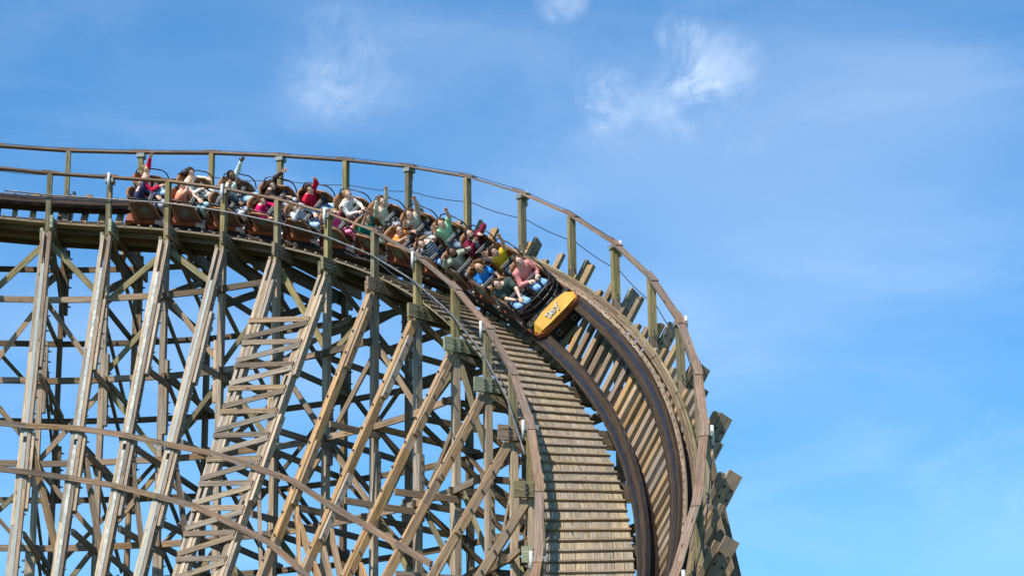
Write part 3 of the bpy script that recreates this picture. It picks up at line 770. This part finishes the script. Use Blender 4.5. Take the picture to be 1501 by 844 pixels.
for i, (zz, yy, xw) in enumerate(((.60, .86, .60), (.48, .94, .62), (.36, .98, .63))):
    pts = [Vector((-xw, -.02 + .07 * i, zz + .06))] + [Vector((xw * math.sin(R_(a)), .10 + (yy - .1) * math.cos(R_(a)) ** .55, zz)) for a in range(-80, 81, 16)] + [Vector((xw, -.02 + .07 * i, zz + .06))]
    MB().tube(pts, .019, 8).obj('cage_rail', M['black'], F, True)
for a in (-68, -46, -24, 0, 24, 46, 68):
    x, y = .61 * math.sin(R_(a)), .10 + .79 * math.cos(R_(a)) ** .55
    MB().tube([Vector((x, y, .62)), Vector((x * 1.02, y + .06, .50)), Vector((x * 1.02, y + .08, .38)), Vector((x * 1.0, y + .04, .18))], .012, 6).obj('cage_bar', M['black'], F, True)
# hand drawn letters on the nose: T R O Y
def nose_pt(x, v, off):  # v 0 at the front lip, 1 at the rear edge of the plate
    p = Vector((x, NY + 1.09 - .24 * v, .20 + .20 * v)); n_ = Vector((0, .20, .24)).normalized(); return p + n_ * off
LET = {'T': [[(-.32, .66), (-.20, .80)], [(-.26, .74), (-.235, .16)]], 'R': [[(-.165, .24), (-.145, .66)], [(-.165, .66), (-.10, .66), (-.08, .54), (-.14, .44)], [(-.14, .44), (-.07, .24)]],
       'O': [[(-.035, .36), (-.01, .28), (.035, .34), (.04, .50), (.01, .58), (-.03, .52), (-.035, .36)]], 'Y': [[(.08, .74), (.155, .50)], [(.24, .92), (.155, .50), (.14, .14)]]}
for ch, strokes in LET.items():
    mw = MB(); mk = MB()
    for st in strokes:
        # the row of letters reads along the plate from its lower to its upper end, seen from the front
        pts = [(-x * .66, .5 + (v - .5) * .70) for x, v in st]
        for a, b in zip(pts[:-1], pts[1:]):
            A, B = nose_pt(a[0], a[1], .006), nose_pt(b[0], b[1], .006); n_ = Vector((0, .20, .24)).normalized()
            mk.box(A + Vector((-.005, .006, -.004)), B + Vector((-.005, .006, -.004)), .030, .010, n_, ext=.010)
            mw.box(A + n_ * .008, B + n_ * .008, .019, .008, n_, ext=.008)
    lo = mk.obj('letter', M['letter_black'], nose, label='black edge of the letter ' + ch); mw.obj('letter', M['letter_white'], nose, label='cream letter ' + ch)
    
# ------------------------------------------------------------------ riders: signed distance fields meshed by surface nets
class SDF:
    def __init__(s, lo, hi, h):
        s.lo = np.array(lo, np.float32); s.h = h; s.n = np.ceil((np.array(hi) - s.lo) / h).astype(int) + 1
        s.d = np.full(s.n, 1.0, np.float32)
    def _sub(s, a, b, m):
        i0 = np.maximum(np.floor((np.minimum(a, b) - m - s.lo) / s.h).astype(int), 0); i1 = np.minimum(np.ceil((np.maximum(a, b) + m - s.lo) / s.h).astype(int) + 1, s.n)
        if (i1 <= i0).any(): return None
        ax = [s.lo[i] + s.h * np.arange(i0[i], i1[i], dtype=np.float32) for i in range(3)]
        return tuple(slice(i0[i], i1[i]) for i in range(3)), np.meshgrid(*ax, indexing='ij', sparse=True)
    def _merge(s, sl, d, k):
        o = s.d[sl]
        if k > 0: h_ = np.clip(.5 + .5 * (o - d) / k, 0, 1); s.d[sl] = o * (1 - h_) + d * h_ - k * h_ * (1 - h_)
        else: s.d[sl] = np.minimum(o, d)
    def cap(s, a, b, ra, rb=None, k=.03):
        a = np.array(a, np.float32); b = np.array(b, np.float32); rb = ra if rb is None else rb
        r = s._sub(a, b, max(ra, rb) + .07)
        if r is None: return s
        sl, (X, Y, Z) = r; v = b - a; L = float(v @ v) + 1e-9
        q = np.clip(((X - a[0]) * v[0] + (Y - a[1]) * v[1] + (Z - a[2]) * v[2]) / L, 0, 1)
        d = np.sqrt((X - a[0] - q * v[0]) ** 2 + (Y - a[1] - q * v[1]) ** 2 + (Z - a[2] - q * v[2]) ** 2) - (ra + (rb - ra) * q)
        s._merge(sl, d, k); return s
    def ell(s, c, r, rot=None, k=.03, sub=False, noise=0., nf=30.):
        c = np.array(c, np.float32); r = np.array(r, np.float32); m = float(r.max()) + .07
        q = s._sub(c, c, m)
        if q is None: return s
        sl, (X, Y, Z) = q; x, y, z = X - c[0], Y - c[1], Z - c[2]
        if rot is not None: Rm = np.array(rot); x, y, z = (Rm[0, i] * x + Rm[1, i] * y + Rm[2, i] * z for i in range(3))
        kk = np.sqrt((x / r[0]) ** 2 + (y / r[1]) ** 2 + (z / r[2]) ** 2); d = (kk - 1) * float(r.min())
        if noise: d = d + noise * (np.sin(nf * x * 1.3 + 2 * np.sin(nf * z)) * np.sin(nf * y * 1.1 + 1.3) * np.sin(nf * z * .9 + np.sin(nf * x)))
        if sub: s.d[sl] = np.maximum(s.d[sl], -d)
        else: s._merge(sl, d.astype(np.float32), k)
        return s
    def cut(s, p, n):  # keep the side n points to
        ax = [s.lo[i] + s.h * np.arange(s.n[i], dtype=np.float32) for i in range(3)]; X, Y, Z = np.meshgrid(*ax, indexing='ij', sparse=True)
        d = -((X - p[0]) * n[0] + (Y - p[1]) * n[1] + (Z - p[2]) * n[2]); s.d = np.maximum(s.d, d.astype(np.float32)); return s
    def surf(s):
        D = s.d; n = s.n; ins = D < 0
        c = np.zeros(n - 1, np.int8)
        for dx in (0, 1):
            for dy in (0, 1):
                for dz in (0, 1): c += ins[dx:n[0] - 1 + dx, dy:n[1] - 1 + dy, dz:n[2] - 1 + dz]
        I = np.argwhere((c > 0) & (c < 8))
        if len(I) == 0: return np.zeros((0, 3)), np.zeros((0, 4), int)
        idx = -np.ones(n - 1, np.int64); idx[tuple(I.T)] = np.arange(len(I))
        acc = np.zeros((len(I), 3)); w = np.zeros(len(I)); cn = [(i, j, k) for i in (0, 1) for j in (0, 1) for k in (0, 1)]
        for a in cn:
            for ax in range(3):
                if a[ax]: continue
                b = list(a); b[ax] = 1
                da = D[tuple((I + a).T)]; db = D[tuple((I + b).T)]; m = (da < 0) != (db < 0); tt = np.where(m, da / np.where(m, da - db, 1), 0)
                p = np.array(a, float)[None] + 0 * acc; p[:, ax] = tt; acc += p * m[:, None]; w += m
        V = (I + acc / w[:, None]) * s.h + s.lo
        F_ = []
        for ax in range(3):
            u_, v_ = (ax + 1) % 3, (ax + 2) % 3
            sl0 = [slice(None)] * 3; sl1 = [slice(None)] * 3; sl0[ax] = slice(0, -1); sl1[ax] = slice(1, None)
            E_ = np.argwhere(ins[tuple(sl0)] != ins[tuple(sl1)])
            E_ = E_[(E_[:, u_] > 0) & (E_[:, v_] > 0) & (E_[:, u_] < n[u_] - 1) & (E_[:, v_] < n[v_] - 1)]
            if not len(E_): continue
            ou = np.zeros(3, int); ou[u_] = 1; ov = np.zeros(3, int); ov[v_] = 1
            q = np.stack([idx[tuple((E_ - ou - ov).T)], idx[tuple((E_ - ov).T)], idx[tuple(E_.T)], idx[tuple((E_ - ou).T)]], 1)
            fl = ~ins[tuple(E_.T)]; q[fl] = q[fl][:, ::-1]; F_.append(q)
        return V, np.concatenate(F_)
def sdf_obj(parts, name, mat, parent):
    vs = []; fs = []; o = 0
    for s in parts:
        V, F_ = s.surf(); vs.append(V); fs.append(F_ + o); o += len(V)
    V = np.concatenate(vs); Fc = np.concatenate(fs).astype(np.int32)
    me = bpy.data.meshes.new(name); me.vertices.add(len(V)); me.vertices.foreach_set('co', V.astype(np.float32).ravel())
    me.loops.add(Fc.size); me.loops.foreach_set('vertex_index', Fc.ravel()); me.polygons.add(len(Fc)); me.polygons.foreach_set('loop_start', np.arange(0, Fc.size, 4, dtype=np.int32))
    me.polygons.foreach_set('use_smooth', [True] * len(Fc)); me.materials.append(mat); me.update(calc_edges=True)
    ob = bpy.data.objects.new(name, me); COL.objects.link(ob); ob.parent = parent; return ob
NV = lambda *a: np.array(a, float)
def unit(v): return v / (np.linalg.norm(v) + 1e-9)
def ik(sh, hand, l1, l2, pole):
    d = hand - sh; L = np.linalg.norm(d); mx = (l1 + l2) * .985
    if L > mx: hand = sh + d * mx / L; d = hand - sh; L = mx
    if L < .16: hand = sh + d * .16 / L; d = hand - sh; L = .16
    x = (l1 * l1 - l2 * l2 + L * L) / (2 * L); h_ = math.sqrt(max(l1 * l1 - x * x, 0)); u = d / L; p = pole - u * (pole @ u); p = unit(p)
    return sh + u * x + p * h_, hand
def make_hand(wrist, d, palm_n, side, curl, sc):
    """palm, four bent fingers of unequal length and a thumb from the side of the palm"""
    d = unit(d); palm_n = unit(palm_n - d * (palm_n @ d)); a = np.cross(d, palm_n) * side
    q = SDF(wrist - .24 * sc - .01, wrist + .24 * sc + .01, .0062)
    pe = wrist + d * .085 * sc
    for o in (-.026, -.009, .009, .026): q.cap(wrist + a * o * .6 * sc + d * .01, pe + a * o * sc, .017 * sc, .0135 * sc, k=.015)
    for i, (o, L) in enumerate(((-.031, .060), (-.0105, .074), (.0105, .080), (.031, .072))):
        b = pe + a * o * sc; spread = a * o * 5.0
        d1 = unit(d + spread * .9 + palm_n * curl * .5); m_ = b + d1 * L * .5 * sc; d2 = unit(d + spread * .7 + palm_n * curl * 1.6); e = m_ + d2 * L * .5 * sc
        q.cap(b, m_, .0098 * sc, .009 * sc, k=.006); q.cap(m_, e, .009 * sc, .0078 * sc, k=.004)
    tb = wrist + d * .03 * sc + a * .030 * sc; tm = tb + unit(a * .9 + d * .6 + palm_n * .3) * .042 * sc; te = tm + unit(a * .35 + d * .9 + palm_n * .35) * .034 * sc
    q.cap(tb, tm, .0135 * sc, .0105 * sc, k=.01); q.cap(tm, te, .0105 * sc, .0085 * sc, k=.004)
    return q
def person(row, side, label, sk, top, legs, hair, handR, handL, head=None, sc=1.0, sleeve='long', style='short', hstyle=None, beard=False, curlR=.1, curlL=.1, shoes=(.08, .07, .07), open_jacket=None, look=.68, poleR=None, poleL=None, tkind='plain', c2=(.8, .8, .8), lkind='denim', lean=0., shorts=False, smile=True):
    """side +1 inner (near) seat, -1 outer seat; hands are given in the car's own coordinates (x right, y forward, z up)"""
    m = CARM[row].copy()
    pr = thing('person', label, 'person', 'riders on the coaster train', m)
    x0 = .29 * side; H = .012
    cd = np.array(CARM[row].to_3x3().inverted() @ (Vector((0, 0, CAMZ)) - CARM[row].translation).normalized())
    hip = NV(x0, -.06, .37); seatz = .30
    ch = NV(x0 + lean * .6, -.13, seatz + .34 * sc); nk = NV(x0 + lean, -.15, seatz + .50 * sc); hd = NV(x0 + lean * 1.25, -.13, seatz + .635 * sc)
    if head is not None: hd = NV(head[0], hd[1] + (head[2] if len(head) > 2 else 0), min(head[1], hd[2] + .05))
    shw = .172 * sc; r = sc * 1.14
    fd = unit(NV(0, 1, 0) * (1 - look) + unit(cd) * look)
    upv = unit(NV((hd[0] - nk[0]) * .8, 0, 1)); rt = unit(np.cross(fd, upv)); hu = unit(np.cross(rt, fd)); Rm = np.stack([rt, fd, hu], 1)
    lo, hi = NV(x0 - .85, -.55, -.10), NV(x0 + .85, .95, 1.60)
    shR, shL = NV(nk[0] + shw, -.13, nk[2] - .05 * sc), NV(nk[0] - shw, -.13, nk[2] - .05 * sc)
    l1, l2 = .27 * sc, .245 * sc
    eR, hR = ik(shR, NV(*handR), l1, l2, NV(.8, -.1, -.6) if poleR is None else NV(*poleR)); eL, hL = ik(shL, NV(*handL), l1, l2, NV(-.8, -.1, -.6) if poleL is None else NV(*poleL))
    pts = np.stack([eR, hR, eL, hL, hd + .26, hd - .26]); lo = np.minimum(lo + NV(.45, .1, 0), pts.min(0) - .14); hi = np.maximum(hi - NV(.45, .05, .55), pts.max(0) + .14)
    kn = [NV(x0 + s_ * .105 * sc, .42 * sc, .43 + .02 * s_) for s_ in (-1, 1)]; an = [NV(x0 + s_ * .10 * sc, .44, .42 - .40 * min(1, sc)) for s_ in (-1, 1)]
    an = [NV(a[0], a[1] + .02, max(a[2], .26 if sc > .9 else .28)) for a in an]
    B = SDF(lo, hi, H)
    # torso, neck, head
    B.ell(ch, (.15 * r, .095 * r, .20 * r), k=.04); B.ell(hip, (.15 * r, .11 * r, .12 * r), k=.05); B.cap(shL, shR, .055 * r, k=.05); B.cap(nk - NV(0, 0, .04), hd - hu * .05 * sc, .052 * r, .048 * r, k=.03)
    hs = 1.24 * (.93 + .07 * sc)
    B.ell(hd + hu * .015, (.074 * hs, .092 * hs, .098 * hs), Rm, k=.02); B.ell(hd + fd * .022 - hu * .050, (.054 * hs, .060 * hs, .062 * hs), Rm, k=.03)
    B.cap(hd + fd * .086 * hs + hu * .012, hd + fd * .098 * hs - hu * .018, .009, .013, k=.014)
    for s_ in (-1, 1): B.ell(hd + rt * s_ * .076 * hs - fd * .005, (.012, .020, .030), Rm, k=.008); B.ell(hd + fd * .074 * hs + rt * s_ * .030 + hu * .036, (.022, .012, .010), Rm, k=.012)
    for (s_, e, h_) in ((shR, eR, hR), (shL, eL, hL)):
        B.cap(s_, e, .047 * r, .037 * r, k=.03); B.cap(e, h_, .038 * r, .024 * r, k=.02)
    for k_, a in zip(kn, an):
        hp = NV(k_[0] * .6 + x0 * .4, -.02, .36); B.cap(hp, k_, .078 * r, .056 * r, k=.04); B.cap(k_, a, .054 * r, .035 * r, k=.03)
    hp = []
    for (s_, e, h_, sd, cu) in ((shR, eR, hR, -1, curlR), (shL, eL, hL, 1, curlL)):
        d = h_ - e; raised = h_[2] > s_[2] + .05
        pn = unit(cd) if raised else NV(0, .2, -1)
        hp.append(make_hand(h_ - unit(d) * .012, unit(d) + (NV(0, .25, 0) if raised else NV(-.3 * np.sign(h_[0] - x0), .2, -.2)), pn, -sd if raised else sd, cu, max(.9, sc) * 1.06))
    sdf_obj([B] + hp, 'body', skin(sk), pr)
    # face
    fm = MB(); em = MB()
    for s_ in (-1, 1):
        p = hd + fd * .086 * hs + rt * s_ * .031 + hu * .018; em.ball(p, .0085, n=8)
        a = hd + fd * .088 * hs + rt * s_ * .047 + hu * .036; b = hd + fd * .096 * hs + rt * s_ * .016 + hu * .041; em.tube([Vector(a), Vector(b)], .005, 5)
    em.obj('eyes', M['eye'], pr, True)
    mo = hd - hu * .053 + fd * .078 * hs
    if smile:
        pts_ = [Vector(mo + rt * q * .030 + hu * (.012 * q * q) - fd * .014 * q * q + fd * .004) for q in (-1, -.5, 0, .5, 1)]
        mt = MB().tube(pts_, [.004, .010, .012, .010, .004], 6).obj('mouth', M['mouth'], pr, True)
        MB().tube([p_ + Vector(fd * .006 + hu * .003) for p_ in pts_], [.002, .006, .007, .006, .002], 6).obj('teeth', M['teeth'], mt, True)
    else: MB().ball(mo, .013, (1, .6, .8)).obj('mouth', M['mouth'], pr, True)
    # hair
    Hh = SDF(hd - .32, hd + .32, H)
    if style != 'bald':
        up = {'short': .008, 'long': .014, 'tied': .007, 'afro': .07, 'band': .008}[style]
        if style == 'afro':
            for i in range(46):
                a = rng.normal(size=3); a = unit(a)
                if a @ fd > .55 or a @ hu < -.5: continue
                Hh.ell(hd + hu * .045 - fd * .045 + a * .105 * (1 + .5 * abs(a @ rt)), (.050, .05, .046), k=.012, noise=.008, nf=70)
            Hh.ell(hd + hu * .04 - fd * .05, (.12, .10, .11), k=.02)
        else:
            Hh.ell(hd + hu * (.026 + up * .3) - fd * .016, (.078 * hs + up, .090 * hs + up, .092 * hs + up), Rm, k=.02, noise=.0045, nf=75)
        if style == 'long':
            wv = hstyle or (-.25, -.5, -.15)
            for i in range(15):
                a = rt * math.cos(i * .46 - .1) * .08 - fd * (.02 + .05 * abs(math.sin(i * .46 - .1))) + hu * (.02 + .015 * (i % 3)); st = hd + a; e = st - hu * (.19 + .03 * (i % 4)) * sc + np.array(wv) * (.22 + .05 * (i % 3)) + rng.normal(size=3) * .018
                mid = (st + e) / 2 + a * .45; Hh.cap(st, mid, .030, .026, k=.02); Hh.cap(mid, e, .026, .009, k=.015)
        if style == 'tied': Hh.ell(hd - fd * .115 + hu * .04, (.035, .035, .035), k=.02)
        fc = hd + fd * .085 * hs - hu * .012
        Hh.ell(fc + fd * .015, (.066 * hs, .075, .072 * hs), Rm, sub=True)
        Hh.ell(hd - hu * .085 + fd * .045, (.07, .09, .075), Rm, sub=True) if style in ('short', 'tied', 'band') else None
        ho = sdf_obj([Hh], 'hair', hairmat(hair), pr)
    if beard:
        q = SDF(hd - .2, hd + .2, .009); q.ell(hd + fd * .026 - hu * .056, (.061 * hs, .066 * hs, .066 * hs), Rm, k=.0, noise=.002, nf=90); q.ell(hd + fd * .04 + hu * .02, (.09, .15, .048), Rm, sub=True); q.ell(mo + fd * .012, (.026, .03, .011), Rm, sub=True)
        sdf_obj([q], 'beard', hairmat(hair), pr)
    # shirt
    T_ = SDF(lo, hi, H); g = .014
    T_.ell(ch - NV(0, 0, .01), (.15 * r + g, .095 * r + g, .20 * r + g), k=.05, noise=.004, nf=42); T_.ell(hip + NV(0, 0, .05), (.155 * r + g, .115 * r + g, .11 * r), k=.05); T_.cap(shL, shR, .055 * r + g, k=.06)
    for (s_, e, h_) in ((shR, eR, hR), (shL, eL, hL)):
        if sleeve == 'short': T_.cap(s_, s_ + (e - s_) * .62, .052 * r + g, .050 * r + g, k=.04)
        elif sleeve == 'none': pass
        else: T_.cap(s_, e, .050 * r + g, .042 * r + g, k=.04); T_.cap(e, e + (h_ - e) * .86, .042 * r + g, .030 * r + g * .8, k=.025)
    T_.ell(nk + NV(0, .03, .075), (.066 * r, .07 * r, .075 * r), sub=True)
    shirt = sdf_obj([T_], 'shirt' if open_jacket is None else 'jacket', cloth(top, tkind, c2), pr)
    if open_jacket is not None:
        q = SDF(ch - .32, ch + .32, H); q.ell(ch + NV(0, .022, -.01), (.075 * r, .105 * r + .006, .21 * r), k=.02); q.ell(nk + NV(0, .03, .075), (.066, .07, .075), sub=True)
        sdf_obj([q], 'shirt', cloth(open_jacket), pr)
    # trousers
    q = SDF(lo, hi, H); q.ell(hip - NV(0, 0, .015), (.158 * r + g * .6, .12 * r + g * .6, .105 * r), k=.05)
    for k_, a in zip(kn, an):
        hp_ = NV(k_[0] * .6 + x0 * .4, -.02, .36); q.cap(hp_, k_, .080 * r + g, .060 * r + g, k=.04)
        if not shorts: q.cap(k_, a, .058 * r + g, .045 * r + g * .5, k=.03)
    sdf_obj([q], 'trousers' if not shorts else 'shorts', cloth(legs, lkind), pr)
    for a in an: MB().ball(Vector(a) + Vector((0, .06, -.02)), .05, (.85, 2.1, .9), 10).obj('shoe', cloth(shoes), pr, True)
    return pr
WHT, FAIR, TANS, BRN, DRK = (.60, .36, .26), (.66, .41, .30), (.50, .29, .19), (.20, .10, .06), (.13, .065, .04)
BRH, DKH, BLH, BLK = (.085, .045, .022), (.040, .022, .014), (.32, .20, .09), (.012, .010, .010)
JN, LJN = (.105, .19, .31), (.20, .30, .42)
person(0, 1, 'man with cropped dark hair and a dark green tee in the front near seat', FAIR, (.045, .062, .056), JN, DKH, (.30, .30, .52), (.24, .34, .54), (.36, .93), 1.06, 'short', curlR=.9, curlL=.9, look=.55, poleR=(.9, .2, -.5), poleL=(-.8, .3, -.5))
person(0, -1, 'smiling woman in a salmon pink ruffled blouse in the front far seat', FAIR, (.60, .20, .19), JN, BRH, (-.17, .22, .60), (-.40, .24, .60), (-.35, .94), 1.02, 'long', 'tied', curlR=1.2, curlL=1.2, tkind='print', c2=(.74, .36, .33))
person(1, 1, 'boy with a big windblown afro in a bright blue tee', TANS, (.03, .21, .56), (.10, .11, .13), (.15, .075, .032), (.42, .26, .52), (.10, .30, .52), (.25, .84), .88, 'short', 'afro', curlR=.8, curlL=.8)
person(1, -1, 'laughing woman in a mustard yellow sleeveless top with long dark hair and both arms raised', FAIR, (.78, .40, .025), (.09, .10, .13), DKH, (.05, .10, 1.24), (-.52, .05, 1.20), (-.25, .88), .96, 'none', 'long', hstyle=(-.3, -.2, -.45))
person(2, 1, 'bearded man in an open grey green jacket with both palms raised', BRN, (.27, .29, .22), (.10, .11, .13), BLK, (.56, .12, 1.10), (.06, .18, .92), (.26, .91), 1.0, 'long', 'short', beard=True, open_jacket=(.42, .37, .32))
person(2, -1, 'man in a maroon cardigan over a grey tee, fist held by his cheek', FAIR, (.14, .012, .035), (.07, .07, .09), DKH, (-.22, .12, .86), (-.46, .10, .92), (-.33, .93), 1.02, 'long', beard=True, open_jacket=(.25, .25, .27), curlR=1., curlL=1.2, poleL=(-.9, .1, .3))
person(3, 1, 'bearded man in a blue and white striped shirt with his arm over his brow', FAIR, (.72, .74, .78), JN, DKH, (.62, .20, 1.12), (.30, .26, 1.10), (.40, .89), 1.08, 'short', beard=True, tkind='stripe', c2=(.045, .09, .17))
person(3, -1, 'lad in a pale mint green tee waving both bare arms', FAIR, (.36, .60, .36), (.10, .12, .16), BRH, (.02, .14, 1.22), (-.50, .08, 1.24), (-.29, .90), 1.0, 'short')
person(4, 1, 'child in an orange tee with glasses beside the man in beige', FAIR, (.80, .22, .05), (.12, .12, .14), BRH, (.38, .26, .84), (.10, .28, .80), (.19, .80), .84, 'short')
person(4, -1, 'man in an open beige jacket with one arm flung up against a post', FAIR, (.46, .38, .29), (.07, .08, .10), BRH, (.10, .16, 1.08), (-.50, .04, 1.28), (-.25, .91), 1.0, 'long', open_jacket=(.42, .50, .36))
person(5, 1, 'man with a topknot in a teal tee, bare arms crossed above his head', TANS, (.01, .20, .155), (.19, .20, .15), BLK, (.30, .12, 1.20), (.16, .12, 1.24), (.17, .86), .98, 'short', 'tied', lkind='plain', shorts=True)
person(5, -1, 'child in a cream knitted jumper with both arms straight up', FAIR, (.70, .60, .45), (.09, .09, .13), DKH, (-.24, .05, 1.24), (-.64, .02, 1.22), (-.44, .86), .92, 'long', tkind='knit', lkind='print')
person(6, 1, 'small child in hot pink with hands thrown up, partly behind the handrail', FAIR, (.75, .045, .22), (.62, .04, .19), BLH, (.42, .16, 1.02), (.14, .14, .98), (.17, .76), .80, 'short', 'band', tkind='print', c2=(.80, .16, .36), lkind='print')
person(6, -1, 'fair woman in a white blouse with a hairband, hands down on the bar', FAIR, (.72, .68, .60), (.12, .12, .15), BLH, (-.20, .24, .58), (-.38, .26, .58), (-.44, .84), .94, 'long', 'band', tkind='print', c2=(.28, .25, .22), curlR=1., curlL=1.)
person(7, 1, 'rider in a pale grey sweatshirt, brown hair blown over the face', FAIR, (.40, .43, .49), LJN, (.14, .085, .045), (.50, .14, .98), (.16, .26, .62), (.34, .84), 1.0, 'long', 'long', hstyle=(.35, -.25, -.1))
person(7, -1, 'woman in a crimson hoodie with dark hair flying and both hands before her face', FAIR, (.52, .012, .04), LJN, DKH, (-.02, .16, 1.08), (-.44, .10, 1.18), (-.36, .88), 1.0, 'long', 'long', hstyle=(.1, -.7, .25))
person(8, 1, 'child in a magenta jumper leaning out with brown hair blowing', FAIR, (.52, .01, .10), (.10, .10, .12), (.10, .05, .028), (.60, .22, .62), (.14, .26, .60), (.17, .76), .84, 'long', 'long', hstyle=(.1, -.8, .1))
person(8, -1, 'dark haired woman in a dark brown top with a black sleeved arm bent overhead', FAIR, (.055, .035, .030), (.42, .44, .46), DKH, (-.34, .24, .56), (-.66, .10, 1.06), (-.38, .82), .95, 'long', 'long', hstyle=(.1, -.7, .1), poleL=(.3, -.6, .9), lkind='plain')
person(9, 1, 'rider in a grey waistcoat over a patterned shirt with one brown hand raised', BRN, (.09, .10, .12), (.50, .50, .52), BLK, (.16, .14, 1.14), (.12, .26, .60), (.12, .82), .98, 'long', 'short', lkind='print')
person(9, -1, 'man in a yellow shirt and pale blue cardigan waving beside the grey waistcoat', BRN, (.50, .56, .57), LJN, BLK, (-.08, .16, 1.02), (-.74, .06, 1.18), (-.44, .93), 1.04, 'long', open_jacket=(.72, .66, .22), beard=True)
person(10, 1, 'rider in a coral top with one forearm raised behind the handrail', FAIR, (.85, .22, .13), (.16, .26, .28), BRH, (.22, .14, 1.12), (.16, .26, .58), (.08, .88), 1.05, 'short', 'tied')
person(10, -1, 'woman in a cream shirt with dark hair streaming straight back', FAIR, (.66, .60, .50), (.45, .46, .44), DKH, (-.20, .22, .62), (-.62, .22, .66), (-.52, .86), .98, 'long', 'long', hstyle=(-.1, -1.2, .15), lkind='plain')
person(11, 1, 'rider in a navy jacket raising one hand in the rearmost near seat', FAIR, (.035, .035, .085), (.20, .21, .24), BLH, (.16, .10, 1.16), (.12, .26, .56), (.05, .88), 1.0, 'long', 'tied')
person(11, -1, 'fair haired woman in a red jacket stretching one arm up in the rearmost far seat', FAIR, (.55, .012, .05), LJN, (.22, .14, .07), (-.26, .24, .60), (-.66, .02, 1.24), (-.56, .88), 1.0, 'long', 'tied', open_jacket=(.66, .66, .66))
